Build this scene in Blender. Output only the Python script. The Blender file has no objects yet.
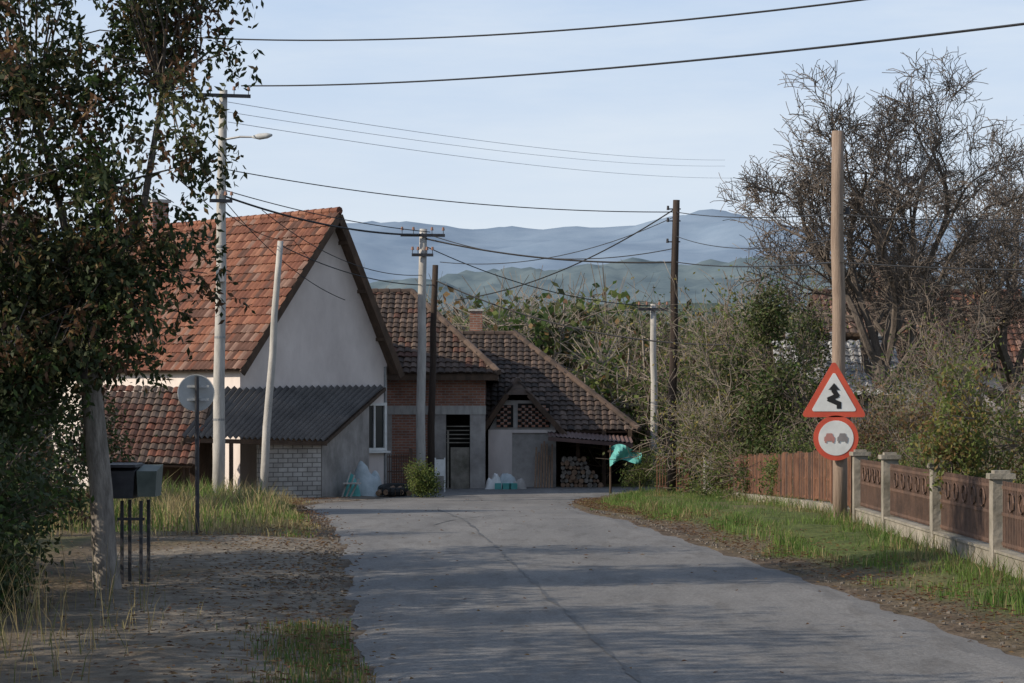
import bpy, math, random
from mathutils import Vector, noise, Matrix
R=random.Random(7)
F=2418.0; CH=2.0; HY=405.0
sc=bpy.context.scene
def W(u,v,D): return Vector(((u-512)/F*D, D, CH-(v-HY)/F*D))
def WX(u,D): return (u-512)/F*D
# ------------------------------------------------------------------ terrain
ZP=[(-100,0),(42,0),(66,-.62),(85,-.68),(160,-2.5),(400,-5),(20000,-5)]
def gz(y):
    for (a,za),(b,zb) in zip(ZP,ZP[1:]):
        if y<=b: return za+(zb-za)*(y-a)/(b-a)
    return -5
RD=[(-60,4,9.5),(5,0.0,5.3),(12,-.6,4.7),(17.4,-1.0,4.25),(19.7,-1.3,4.06),(24.8,-1.7,3.7),(28.4,-1.96,3.38),(34.5,-2.45,2.75),(40,-3.0,2.2),(47,-3.9,1.71),(52,-4.5,1.5),(58,-5.05,1.45),(62,-5.0,1.6),(66,-4.4,2.0),(70,-3.3,2.6),(72.5,-2.9,3.3),(74,-2.7,30),(78.3,-2.3,30)]
def rd(y):
    for (a,l,r),(b,l2,r2) in zip(RD,RD[1:]):
        if a<=y<=b:
            t=(y-a)/(b-a); return l+(l2-l)*t, r+(r2-r)*t
    return None
# ------------------------------------------------------------------ materials
def nt(name):
    m=bpy.data.materials.new(name); m.use_nodes=True
    n=m.node_tree.nodes; l=m.node_tree.links
    return m,n,l,n['Principled BSDF']
def mat(name,c1,c2=None,scale=3,rough=.85,bump=.0,bscale=None,metal=0,stretch=(1,1,1),c3=None,spec=.3,detail=6):
    m,n,l,b=nt(name); b.inputs['Roughness'].default_value=rough; b.inputs['Metallic'].default_value=metal
    b.inputs['Specular IOR Level'].default_value=spec
    if c2 is None: c2=tuple(x*.7 for x in c1)
    g=n.new('ShaderNodeNewGeometry'); mp=n.new('ShaderNodeMapping'); mp.inputs['Scale'].default_value=stretch
    l.new(g.outputs['Position'],mp.inputs['Vector'])
    t=n.new('ShaderNodeTexNoise'); t.inputs['Scale'].default_value=scale; t.inputs['Detail'].default_value=detail; t.inputs['Roughness'].default_value=.65
    l.new(mp.outputs[0],t.inputs['Vector'])
    r=n.new('ShaderNodeValToRGB'); r.color_ramp.elements[0].position=.33; r.color_ramp.elements[1].position=.67
    r.color_ramp.elements[0].color=(*c2,1); r.color_ramp.elements[1].color=(*c1,1)
    if c3:
        e=r.color_ramp.elements.new(.5); e.color=(*c3,1)
    l.new(t.outputs['Fac'],r.inputs[0]); l.new(r.outputs[0],b.inputs['Base Color'])
    if bump:
        t2=n.new('ShaderNodeTexNoise'); t2.inputs['Scale'].default_value=bscale or scale*4; t2.inputs['Detail'].default_value=5
        l.new(mp.outputs[0],t2.inputs['Vector'])
        bp=n.new('ShaderNodeBump'); bp.inputs['Strength'].default_value=bump; bp.inputs['Distance'].default_value=.05
        l.new(t2.outputs['Fac'],bp.inputs['Height']); l.new(bp.outputs[0],b.inputs['Normal'])
    return m
def leafmat(name,c,tr=.35):
    m,n,l,b=nt(name); b.inputs['Roughness'].default_value=.6; b.inputs['Specular IOR Level'].default_value=.25
    g=n.new('ShaderNodeNewGeometry'); t=n.new('ShaderNodeTexNoise'); t.inputs['Scale'].default_value=5; l.new(g.outputs['Position'],t.inputs['Vector'])
    mx=n.new('ShaderNodeMix'); mx.data_type='RGBA'; mx.inputs[6].default_value=(*[x*.6 for x in c],1); mx.inputs[7].default_value=(*[min(1,x*1.35) for x in c],1)
    l.new(t.outputs['Fac'],mx.inputs[0]); l.new(mx.outputs[2],b.inputs['Base Color'])
    tl=n.new('ShaderNodeBsdfTranslucent'); l.new(mx.outputs[2],tl.inputs['Color'])
    ms=n.new('ShaderNodeMixShader'); ms.inputs[0].default_value=tr
    l.new(b.outputs[0],ms.inputs[1]); l.new(tl.outputs[0],ms.inputs[2]); l.new(ms.outputs[0],n['Material Output'].inputs[0])
    return m
def brickmat(name,c1,c2,mortar,d=(1,0),scale=1.0,bw=.25,rh=.085):
    m,n,l,b=nt(name); b.inputs['Roughness'].default_value=.9
    g=n.new('ShaderNodeNewGeometry'); dt=n.new('ShaderNodeVectorMath'); dt.operation='DOT_PRODUCT'; dt.inputs[1].default_value=(d[0],d[1],0)
    l.new(g.outputs['Position'],dt.inputs[0]); sp=n.new('ShaderNodeSeparateXYZ'); l.new(g.outputs['Position'],sp.inputs[0])
    cb=n.new('ShaderNodeCombineXYZ'); l.new(dt.outputs['Value'],cb.inputs[0]); l.new(sp.outputs[2],cb.inputs[1])
    t=n.new('ShaderNodeTexBrick'); t.inputs['Color1'].default_value=(*c1,1); t.inputs['Color2'].default_value=(*c2,1); t.inputs['Mortar'].default_value=(*mortar,1)
    t.inputs['Scale'].default_value=scale; t.inputs['Brick Width'].default_value=bw; t.inputs['Row Height'].default_value=rh; t.inputs['Mortar Size'].default_value=.012
    l.new(cb.outputs[0],t.inputs['Vector'])
    nz=n.new('ShaderNodeTexNoise'); nz.inputs['Scale'].default_value=2; nz.inputs['Detail'].default_value=6; l.new(g.outputs['Position'],nz.inputs['Vector'])
    mx=n.new('ShaderNodeMix'); mx.data_type='RGBA'; mx.blend_type='MULTIPLY'; mx.inputs[0].default_value=.7
    l.new(t.outputs['Color'],mx.inputs[6]); rr=n.new('ShaderNodeValToRGB'); rr.color_ramp.elements[0].color=(.45,.43,.4,1); rr.color_ramp.elements[0].position=.3; rr.color_ramp.elements[1].position=.65
    l.new(nz.outputs['Fac'],rr.inputs[0]); l.new(rr.outputs[0],mx.inputs[7]); l.new(mx.outputs[2],b.inputs['Base Color'])
    bp=n.new('ShaderNodeBump'); bp.inputs['Strength'].default_value=.5; bp.inputs['Distance'].default_value=.02; bp.invert=True
    l.new(t.outputs['Fac'],bp.inputs['Height']); l.new(bp.outputs[0],b.inputs['Normal'])
    return m
M={}
M['plaster']=mat('plaster',(.70,.63,.59),(.52,.46,.43),.8,.9,.15,8,stretch=(1,1,.5))
M['plaster_grey']=mat('plaster_grey',(.42,.39,.365),(.22,.205,.19),1.3,.95,.2,9)
M['plaster_pink']=mat('plaster_pink',(.26,.19,.17),(.18,.13,.12),1.3,.95,.2,9)
M['concrete']=mat('concrete',(.46,.44,.41),(.30,.29,.27),2.5,.9,.2,20,stretch=(3,3,.7))
M['concrete_d']=mat('concrete_old',(.32,.29,.245),(.13,.12,.095),2.2,.95,.3,14)
M['wood_l']=mat('wood_pole_light',(.29,.22,.17),(.18,.13,.10),5,.85,.3,18,stretch=(6,6,.4))
M['wood_d']=mat('wood_pole_dark',(.06,.042,.032),(.03,.022,.018),5,.85,.3,18,stretch=(6,6,.4))
M['wood']=mat('wood_board',(.10,.065,.045),(.05,.035,.025),5,.85,.2,stretch=(1,1,.4))
M['metal_g']=mat('metal_grey',(.30,.31,.32),(.2,.2,.2),4,.5,0,metal=.6)
M['metal_back']=mat('sign_back',(.42,.43,.43),(.34,.35,.35),6,.6,0)
M['metal_d']=mat('metal_dark',(.05,.05,.055),(.025,.025,.03),6,.6)
M['rust']=mat('rusty_paint',(.27,.135,.08),(.12,.06,.04),3,.8,.2,20)
M['rust2']=mat('rusty_panel',(.15,.09,.065),(.075,.05,.04),3,.8,.2,20)
M['corr']=mat('corrugated_grey',(.135,.125,.118),(.08,.074,.07),1.2,.7,.05,stretch=(1.5,.6,1),spec=.15)
M['corr_r']=mat('corrugated_rust',(.13,.08,.07),(.07,.045,.04),1.5,.7)
M['corr_p']=mat('corrugated_pale',(.42,.43,.44),(.28,.28,.29),1.5,.6)
for i,(c) in enumerate([(.23,.095,.058),(.175,.07,.045),(.27,.125,.08),(.11,.055,.04),(.23,.14,.108)]): M['tile%d'%i]=mat('roof_tile_red_%d'%i,c,tuple(x*.6 for x in c),3,.88)
for i,(c) in enumerate([(.085,.06,.048),(.062,.046,.038),(.11,.077,.06),(.045,.035,.03),(.13,.094,.075)]): M['tileb%d'%i]=mat('roof_tile_brown_%d'%i,c,tuple(x*.6 for x in c),3,.88)
TR=[M['tile%d'%i] for i in range(5)]; TB=[M['tileb%d'%i] for i in range(5)]
M['brick']=brickmat('brick_red',(.38,.17,.11),(.27,.12,.08),(.32,.28,.25))
M['brick_w']=brickmat('brick_whitewashed',(.50,.48,.45),(.40,.38,.35),(.17,.16,.15),bw=.26,rh=.13)
M['glass'],n_,l_,b_=nt('window_glass'); b_.inputs['Base Color'].default_value=(.02,.025,.03,1); b_.inputs['Roughness'].default_value=.12
M['dark']=mat('interior_shade',(.02,.018,.016),(.012,.011,.01),2,.95)  # near-black colour stands in for the shade inside openings
M['white']=mat('white_paint',(.72,.72,.70),(.58,.58,.56),4,.5)
M['red']=mat('red_paint',(.60,.10,.055),(.48,.075,.045),4,.45)
M['black']=mat('black_paint',(.02,.02,.02),(.015,.015,.015),4,.5)
M['greyp']=mat('grey_symbol',(.25,.23,.23),(.18,.17,.17),4,.5)
M['pinkp']=mat('faded_red_symbol',(.45,.22,.19),(.38,.18,.16),4,.5)
M['tarp']=mat('tarp_teal',(.12,.40,.37),(.06,.26,.24),3,.6,.3,5)
M['tarp_w']=mat('tarp_white',(.46,.51,.53),(.28,.33,.35),3,.6,.3,5)
M['greenbox']=mat('green_metal',(.11,.13,.115),(.07,.085,.075),5,.6)
M['rubber']=mat('rubber',(.025,.025,.025),(.015,.015,.015),5,.8)
M['bark']=mat('bark_grey',(.15,.125,.105),(.085,.07,.06),6,.95,.4,25,stretch=(2,2,.5))
M['bark_l']=mat('bark_pale',(.30,.265,.23),(.12,.105,.09),5,.95,.5,20,stretch=(2,2,.6))
M['twig']=mat('twig_brown',(.19,.15,.12),(.12,.095,.076),3,.95)
M['twig_g']=mat('twig_grey',(.27,.23,.19),(.17,.145,.12),3,.95)
M['wire']=mat('wire_black',(.02,.02,.022),(.015,.015,.015),3,.6)
M['wire_g']=mat('wire_aluminium',(.5,.51,.53),(.45,.46,.48),3,.6)
M['ceramic']=mat('ceramic',(.25,.12,.08),(.2,.1,.06),3,.3)
M['log']=mat('log_end',(.30,.20,.13),(.16,.10,.07),8,.9)
LF={k:leafmat('leaf_'+k,c,t) for k,c,t in [
 ('dark',(.036,.052,.02),.3),('dark2',(.055,.06,.025),.3),('brown',(.12,.064,.034),.35),('green',(.062,.10,.028),.42),('lime',(.15,.185,.05),.48),
 ('yellow',(.27,.22,.065),.48),('ochre',(.20,.125,.052),.42),('olive',(.10,.11,.043),.4),('orange',(.20,.09,.04),.4)]}
GR={k:leafmat('grass_'+k,c,.38) for k,c in [('green',(.08,.15,.03)),('green2',(.13,.20,.045)),('straw',(.36,.30,.15)),('straw2',(.23,.175,.09)),('olive',(.12,.13,.045))]}
# ------------------------------------------------------------------ mesh builder
class MB:
    def __init__(s): s.v=[]; s.f=[]; s.m=[]
    def face(s,pts,m=0):
        i=len(s.v); s.v+= [tuple(p) for p in pts]; s.f.append(tuple(range(i,i+len(pts)))); s.m.append(m)
    def hexa(s,b,t,m=0):
        i=len(s.v); s.v+=[tuple(p) for p in b]+[tuple(p) for p in t]
        for f in [(3,2,1,0),(4,5,6,7),(0,1,5,4),(1,2,6,5),(2,3,7,6),(3,0,4,7)]:
            s.f.append(tuple(i+k for k in f)); s.m.append(m)
    def box(s,c,sz,m=0,rz=0):
        cx,cy,cz=c; hx,hy,hz=[k/2 for k in sz]; ca,sa=math.cos(rz),math.sin(rz)
        q=[(cx+x*ca-y*sa,cy+x*sa+y*ca) for x,y in [(-hx,-hy),(hx,-hy),(hx,hy),(-hx,hy)]]
        s.hexa([(x,y,cz-hz) for x,y in q],[(x,y,cz+hz) for x,y in q],m)
    def beam(s,a,b,w,h,m=0):
        a=Vector(a);b=Vector(b);d=(b-a).normalized()
        sd=d.cross(Vector((0,0,1))); 
        if sd.length<.01: sd=Vector((1,0,0))
        sd.normalize(); up=sd.cross(d)
        o=[(-1,-1),(1,-1),(1,1),(-1,1)]
        s.hexa([a+sd*x*w/2+up*y*h/2 for x,y in o],[b+sd*x*w/2+up*y*h/2 for x,y in o],m)
    def wall(s,a,b,z0,z1,th,m=0):
        a=Vector((a[0],a[1],0));b=Vector((b[0],b[1],0)); d=(b-a).normalized(); n=Vector((-d.y,d.x,0))*th
        q=[a,b,b+n,a+n]
        s.hexa([(p.x,p.y,z0) for p in q],[(p.x,p.y,z1) for p in q],m)
    def tube(s,pts,rs,n=6,m=0,cap=False):
        i0=len(s.v); N=len(pts)
        d0=(pts[-1]-pts[0]); 
        if d0.length<1e-6: return
        d0.normalize()
        ref=Vector((0,0,1)) if abs(d0.z)<.8 else Vector((1,0,0))
        a=d0.cross(ref).normalized(); b=d0.cross(a)
        for p,r in zip(pts,rs):
            for k in range(n):
                t=2*math.pi*k/n; s.v.append(tuple(p+a*(math.cos(t)*r)+b*(math.sin(t)*r)))
        for j in range(N-1):
            for k in range(n):
                k2=(k+1)%n
                s.f.append((i0+j*n+k,i0+j*n+k2,i0+(j+1)*n+k2,i0+(j+1)*n+k)); s.m.append(m)
        if cap:
            s.f.append(tuple(i0+k for k in range(n))[::-1]); s.m.append(m)
            s.f.append(tuple(i0+(N-1)*n+k for k in range(n))); s.m.append(m)
    def cyl(s,a,b,r0,r1=None,n=12,m=0): s.tube([Vector(a),Vector(b)],[r0,r1 if r1 is not None else r0],n,m,True)
    def leaf(s,p,L,w,m,rn=R,droop=0):
        d=Vector((rn.gauss(0,1),rn.gauss(0,1),rn.gauss(0,1)-droop)).normalized()
        e=d.cross(Vector((rn.gauss(0,1),rn.gauss(0,1),rn.gauss(0,1)))).normalized()*w*.5
        i=len(s.v); q=[p,p+d*L*.45+e,p+d*L,p+d*L*.45-e]
        s.v+=[tuple(x) for x in q]; s.f.append((i,i+1,i+2,i+3)); s.m.append(m)
    def mesh(s,name,mats,o=Vector((0,0,0)),smooth=False):
        me=bpy.data.meshes.new(name); me.from_pydata([(x-o.x,y-o.y,z-o.z) for x,y,z in s.v],[],s.f)
        for k in mats: me.materials.append(k)
        me.polygons.foreach_set('material_index',s.m)
        if smooth: me.polygons.foreach_set('use_smooth',[True]*len(s.f))
        me.update(); return me
def link(ob): sc.collection.objects.link(ob); return ob
def single(name,mb,mats,o=(0,0,0),smooth=False):
    o=Vector(o); ob=link(bpy.data.objects.new(name,mb.mesh(name,mats,o,smooth))); ob.location=o; return ob
class Grp:
    def __init__(s,name,o):
        s.o=Vector(o); s.e=link(bpy.data.objects.new(name,None)); s.e.location=s.o; s.e.empty_display_size=.3
    def part(s,name,mb,mats,smooth=False):
        if not isinstance(mats,list): mats=[mats]
        ob=link(bpy.data.objects.new(name,mb.mesh(name,mats,s.o,smooth))); ob.parent=s.e; return ob
# ------------------------------------------------------------------ ground
def lines(lo,hi,st,far,g=1.25):
    a=[lo+i*st for i in range(int(round((hi-lo)/st))+1)]
    s=st;x=a[-1];r=[]
    while x<far: s*=g; x+=s; r.append(x)
    s=st;x=a[0];l=[]
    while x>-far: s*=g; x-=s; l.append(x)
    return l[::-1]+a+r
xs=lines(-13,13,.26,4500)
ys=[y for y in lines(6,90,.3,9000) if y>-80]
ys=sorted(set(ys+[42,66,85]))
def sm(a,b,x): t=max(0,min(1,(x-a)/(b-a))); return t*t*(3-2*t)
def zone(x,y):
    r=rd(y); n1=noise.noise(Vector((x*.9,y*.45,3))); n2=noise.noise(Vector((x*2.5,y*1.2,9)))
    g=0;s=0;b=0
    if r:
        l,rr=r
        if x>rr:
            d=x-rr
            g=sm(.35,1.0,d+n1*.7+n2*.4)*(1 if y<74 else .4)
            n3=noise.noise(Vector((x*.8,y*.3,40)))
            g*=1-.6*sm(.15,.45,n3)
            s=.35*sm(-.1,.3,n3)
        elif x<l:
            d=l-x
            if y>36: 
                s=sm(.1,.6,d+n1*.5)*sm(35,39,y+n1*3)*(1-sm(60,64,y)); g=0
                if y>63: b=.8
            else:
                b=.9*(1-sm(1.2,3.6,d+n1*2.0)); 
                s=.15
                s=max(s,sm(.25,.5,n1)*.4)
                if x<-6: g=.5
    else: g=.6
    if abs(x)>14 or y>80: g=.7
    return g,s,b
mb=MB(); nx=len(xs); cols=[]
for y in ys:
    for x in xs:
        z=gz(y); r=rd(y)
        if r:
            d=max(r[0]-x,x-r[1])
            if d>-.15: z+=-.01+min(1,max(0,d))*(.05+.05*noise.noise(Vector((x*1.3,y*.8,0)))) + (.12*sm(.6,2.2,d) if x>0 and y<73 else 0)
            else: z-=.05
        mb.v.append((x,y,z)); cols.append((*zone(x,y),1))
for j in range(len(ys)-1):
    for i in range(nx-1):
        a=j*nx+i; mb.f.append((a,a+1,a+nx+1,a+nx)); mb.m.append(0)
m,n,l,b=nt('ground_soil'); b.inputs['Roughness'].default_value=.95; b.inputs['Specular IOR Level'].default_value=.1
at=n.new('ShaderNodeAttribute'); at.attribute_name='zone'; sp=n.new('ShaderNodeSeparateColor'); l.new(at.outputs['Color'],sp.inputs[0])
g=n.new('ShaderNodeNewGeometry')
def nz(s,d=8,c=None,ramp=None):
    t=n.new('ShaderNodeTexNoise'); t.inputs['Scale'].default_value=s; t.inputs['Detail'].default_value=d; t.inputs['Roughness'].default_value=.7; l.new(g.outputs['Position'],t.inputs['Vector'])
    r=n.new('ShaderNodeValToRGB'); r.color_ramp.elements[0].position=.35; r.color_ramp.elements[1].position=.65
    r.color_ramp.elements[0].color=(*c[0],1); r.color_ramp.elements[1].color=(*c[1],1); l.new(t.outputs['Fac'],r.inputs[0]); return r.outputs[0]
def mx(f,a,bb):
    q=n.new('ShaderNodeMix'); q.data_type='RGBA'; l.new(f,q.inputs[0]); l.new(a,q.inputs[6]); l.new(bb,q.inputs[7]); return q.outputs[2]
soil=nz(2.2,10,((.05,.038,.029),(.14,.108,.08)))
grav=nz(3.0,12,((.11,.094,.08),(.26,.23,.195)))
gras=nz(4,8,((.045,.06,.02),(.10,.12,.04)))
strw=nz(3,8,((.09,.075,.04),(.23,.19,.11)))
c=mx(sp.outputs[2],soil,grav); c=mx(sp.outputs[0],c,gras); c=mx(sp.outputs[1],c,strw)
l.new(c,b.inputs['Base Color'])
t=n.new('ShaderNodeTexNoise'); t.inputs['Scale'].default_value=14; t.inputs['Detail'].default_value=8; l.new(g.outputs['Position'],t.inputs['Vector'])
bp=n.new('ShaderNodeBump'); bp.inputs['Strength'].default_value=.8; bp.inputs['Distance'].default_value=.06; l.new(t.outputs['Fac'],bp.inputs['Height']); l.new(bp.outputs[0],b.inputs['Normal'])
gr=single('ground',mb,[m])
ca=gr.data.color_attributes.new('zone','FLOAT_COLOR','POINT'); ca.data.foreach_set('color',[k for c_ in cols for k in c_])
# ------------------------------------------------------------------ road
m,n,l,b=nt('asphalt'); b.inputs['Specular IOR Level'].default_value=.3; b.inputs['Roughness'].default_value=.85
g=n.new('ShaderNodeNewGeometry')
mp=n.new('ShaderNodeMapping'); mp.inputs['Scale'].default_value=(1,.22,1); mp.inputs['Rotation'].default_value=(0,0,math.radians(-5)); l.new(g.outputs['Position'],mp.inputs[0])
def nn(s,lo,hi,c0,c1,vec,d=8):
    t=n.new('ShaderNodeTexNoise'); t.inputs['Scale'].default_value=s; t.inputs['Detail'].default_value=d; t.inputs['Roughness'].default_value=.65; l.new(vec,t.inputs['Vector'])
    r=n.new('ShaderNodeValToRGB'); r.color_ramp.elements[0].position=lo; r.color_ramp.elements[1].position=hi
    r.color_ramp.elements[0].color=(*c0,1); r.color_ramp.elements[1].color=(*c1,1); l.new(t.outputs['Fac'],r.inputs[0]); return r.outputs[0],t.outputs['Fac']
a1,_=nn(.9,.3,.7,(.115,.113,.112),(.178,.173,.168),mp.outputs[0])
a2,f2=nn(34,.3,.7,(.6,.6,.6),(1.32,1.31,1.29),g.outputs['Position'],4)
q=n.new('ShaderNodeMix'); q.data_type='RGBA'; q.blend_type='MULTIPLY'; q.inputs[0].default_value=1; l.new(a1,q.inputs[6]); l.new(a2,q.inputs[7])
a3,_=nn(3.3,.36,.5,(.74,.72,.70),(1,1,1),mp.outputs[0])
q3=n.new('ShaderNodeMix'); q3.data_type='RGBA'; q3.blend_type='MULTIPLY'; q3.inputs[0].default_value=.8; l.new(q.outputs[2],q3.inputs[6]); l.new(a3,q3.inputs[7])
vo=n.new('ShaderNodeTexVoronoi'); vo.feature='DISTANCE_TO_EDGE'; vo.inputs['Scale'].default_value=.4
t=n.new('ShaderNodeTexNoise'); t.inputs['Scale'].default_value=1.5; t.inputs['Detail'].default_value=6; l.new(g.outputs['Position'],t.inputs['Vector'])
ad=n.new('ShaderNodeMix'); ad.data_type='RGBA'; ad.blend_type='ADD'; ad.inputs[0].default_value=1.2; l.new(g.outputs['Position'],ad.inputs[6]); l.new(t.outputs['Color'],ad.inputs[7]); l.new(ad.outputs[2],vo.inputs['Vector'])
r=n.new('ShaderNodeValToRGB'); r.color_ramp.elements[0].position=.002; r.color_ramp.elements[1].position=.012; r.color_ramp.elements[0].color=(.6,.6,.6,1); r.color_ramp.elements[1].color=(1,1,1,1); l.new(vo.outputs['Distance'],r.inputs[0])
q2=n.new('ShaderNodeMix'); q2.data_type='RGBA'; q2.blend_type='MULTIPLY'; q2.inputs[0].default_value=.35; l.new(q3.outputs[2],q2.inputs[6]); l.new(r.outputs[0],q2.inputs[7])
l.new(q2.outputs[2],b.inputs['Base Color'])
bp=n.new('ShaderNodeBump'); bp.inputs['Strength'].default_value=.6; bp.inputs['Distance'].default_value=.012; l.new(f2,bp.inputs['Height']); l.new(bp.outputs[0],b.inputs['Normal'])
ASP=m
G=Grp('road',(0,0,0)); mb=MB(); yy=sorted(set([-60+i*3 for i in range(21)]+[3+i*.2 for i in range(377)]+[42,66,74,78.3])); yy=[y for y in yy if y<=78.3]
K=14
for y in yy:
    lft,rgt=rd(y); lft+=.2*noise.noise(Vector((0,y*.8,0)))+.10*noise.noise(Vector((4,y*3.2,0))); rgt+=.14*noise.noise(Vector((9,y*1.0,0)))+.08*noise.noise(Vector((4,y*3.5,5)))
    for k in range(K+1):
        tt=k/K; mb.v.append((lft+(rgt-lft)*tt,y,gz(y)+.012+(.0 if 0<k<K else -.03)))
for j in range(len(yy)-1):
    for k in range(K):
        a=j*(K+1)+k; mb.f.append((a,a+1,a+K+2,a+K+1)); mb.m.append(0)
G.part('asphalt_surface',mb,ASP)
mb=MB(); tar=mat('tar_seam',(.045,.045,.046),(.10,.10,.10),2.5,.7)
def seam(x0,y0,x1,y1,w,sd):
    N=int(abs(y1-y0)/.15)+2; pv=None
    for i in range(N+1):
        t=i/N; y=y0+(y1-y0)*t; x=x0+(x1-x0)*t+.05*noise.noise(Vector((sd,y*.5,0)))+.018*noise.noise(Vector((sd,y*6,0)))
        ww=w*max(.12,.5+1.3*noise.noise(Vector((sd+5,y*1.2,0)))); cur=(x,y,ww)
        if pv: mb.face([(pv[0]-pv[2],pv[1],gz(pv[1])+.017),(pv[0]+pv[2],pv[1],gz(pv[1])+.017),(x+ww,y,gz(y)+.017),(x-ww,y,gz(y)+.017)])
        pv=cur
seam(1.3,12,-.2,33.4,.035,1); seam(-.2,33.6,-1.6,52,.03,2); seam(-1.3,40,-.3,46,.02,6)
G.part('tar_seam',mb,tar)
# ------------------------------------------------------------------ grass
def blades(name,N,fx,mats,hmin,hmax,w,seed):
    rn=random.Random(seed); mb=MB()
    for _ in range(N):
        q=fx(rn)
        if q is None: continue
        x,y,hs=q[:3]; h=rn.uniform(hmin,hmax)*hs; z=gz(y)+.05
        a=rn.uniform(0,6.28); dx,dy=math.cos(a)*w*.5,math.sin(a)*w*.5; lx,ly=rn.gauss(0,.35)*h,rn.gauss(0,.35)*h
        i=len(mb.v)
        mb.v+=[(x-dx,y-dy,z-.08),(x+dx,y+dy,z-.08),(x+dx*.6+lx*.4,y+dy*.6+ly*.4,z+h*.6),(x-dx*.6+lx*.4,y-dy*.6+ly*.4,z+h*.6),(x+lx,y+ly,z+h)]
        if len(q)>3: k=q[3] if rn.random()<.75 else rn.randrange(len(mats))
        else: k=rn.randrange(len(mats))
        mb.f+=[(i,i+1,i+2,i+3),(i+3,i+2,i+4)]; mb.m+=[k,k]
    return single(name,mb,mats)
def fr(rn):
    y=rn.uniform(17,72); x=rn.uniform(1.4,6.2); l_,r_=rd(y)
    if y>72 or x<r_+.15: return None
    if zone(x,y)[0]<rn.random()*.9+.1: return None
    c=noise.noise(Vector((x*1.5,y*.7,20))); c2=noise.noise(Vector((x*.9,y*.35,60)))
    k=0 if c2>.15 else (1 if c2>-.2 else rn.choice([2,3,4]))
    if x>5.05 and rn.random()<.5: return x,y,2.2,rn.choice([0,1,2,3])
    return x,y,max(.3,.95+c*1.8)*(1.5 if x>4.9 else 1)*(.4 if x-r_<.7 else 1),k
blades('grass',75000,fr,[GR['green'],GR['green2'],GR['olive'],GR['straw2'],GR['straw']],.05,.17,.014,1)
def fl(rn):
    y=rn.uniform(36,63); x=rn.uniform(-10.5,-3); l_,r_=rd(y)
    if x>l_-.15 or zone(x,y)[1]<rn.random(): return None
    c=noise.noise(Vector((x*.9,y*.5,30))); c2=noise.noise(Vector((x*.6,y*.3,70)))
    return x,y,max(.25,.8+c*1.8)*sm(0,1.4,l_-x+.1),(2 if c2>.1 else rn.choice([0,0,1,3]))
blades('dry_grass',30000,fl,[GR['straw'],GR['straw2'],GR['green2'],GR['straw'],GR['olive']],.12,.45,.02,2)
def ff(rn):
    y=rn.uniform(13,24); x=rn.uniform(-7,-2.9)
    if noise.noise(Vector((x*1.2,y*.8,3)))<-.05 and rn.random()<.85: return None
    if x>-3.3 and rn.random()<.6: return None
    return x,y,1 if x<-3.5 else .4
blades('dry_grass',1900,ff,[GR['straw2'],GR['straw'],GR['olive']],.15,.85,.010,3)
def fe(rn):
    y=rn.uniform(16,21.5); l_,_=rd(y); x=l_+rn.gauss(-.35,.25)
    if x>l_: return None
    return x,y,1
blades('grass',2200,fe,[GR['olive'],GR['straw2'],GR['green']],.02,.08,.012,4)
mb=MB(); rn=random.Random(5)
for _ in range(14000):
    y=rn.uniform(15,66); l_,r_=rd(y)
    if rn.random()<.5: x=l_-abs(rn.gauss(0,1.5))+.3
    elif rn.random()<.85: x=r_+abs(rn.gauss(.2,.9))-.15
    else: x=rn.uniform(l_,r_); 
    if l_<x<r_ and rn.random()<.8: continue
    s=rn.uniform(.018,.04); a=rn.uniform(0,6.3); z=gz(y)+.035+(.05 if not l_<x<r_ else 0)+(.05 if x>r_+1 else 0); ca_,sa=math.cos(a)*s,math.sin(a)*s
    mb.face([(x-ca_,y-sa,z),(x+sa*.6,y-ca_*.6,z+.012),(x+ca_,y+sa,z+.005),(x-sa*.6,y+ca_*.6,z+rn.uniform(0,.02))],rn.randrange(3))
single('fallen_leaves',mb,[LF['brown'],LF['ochre'],LF['brown']])
mb=MB()
peb=mat('pebbles',(.22,.195,.17),(.09,.08,.07),3,.95)
for _ in range(3800):
    y=rn.uniform(15,50); l_,r_=rd(y); x=l_-abs(rn.gauss(0,1.5)) if rn.random()<.88 else r_+abs(rn.gauss(0,.2))
    s=rn.uniform(.006,.02); z=gz(y)+.022
    mb.box((x,y,z),(s*2,s*1.6,s),0,rn.uniform(0,3))
single('gravel',mb,[peb])
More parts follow.
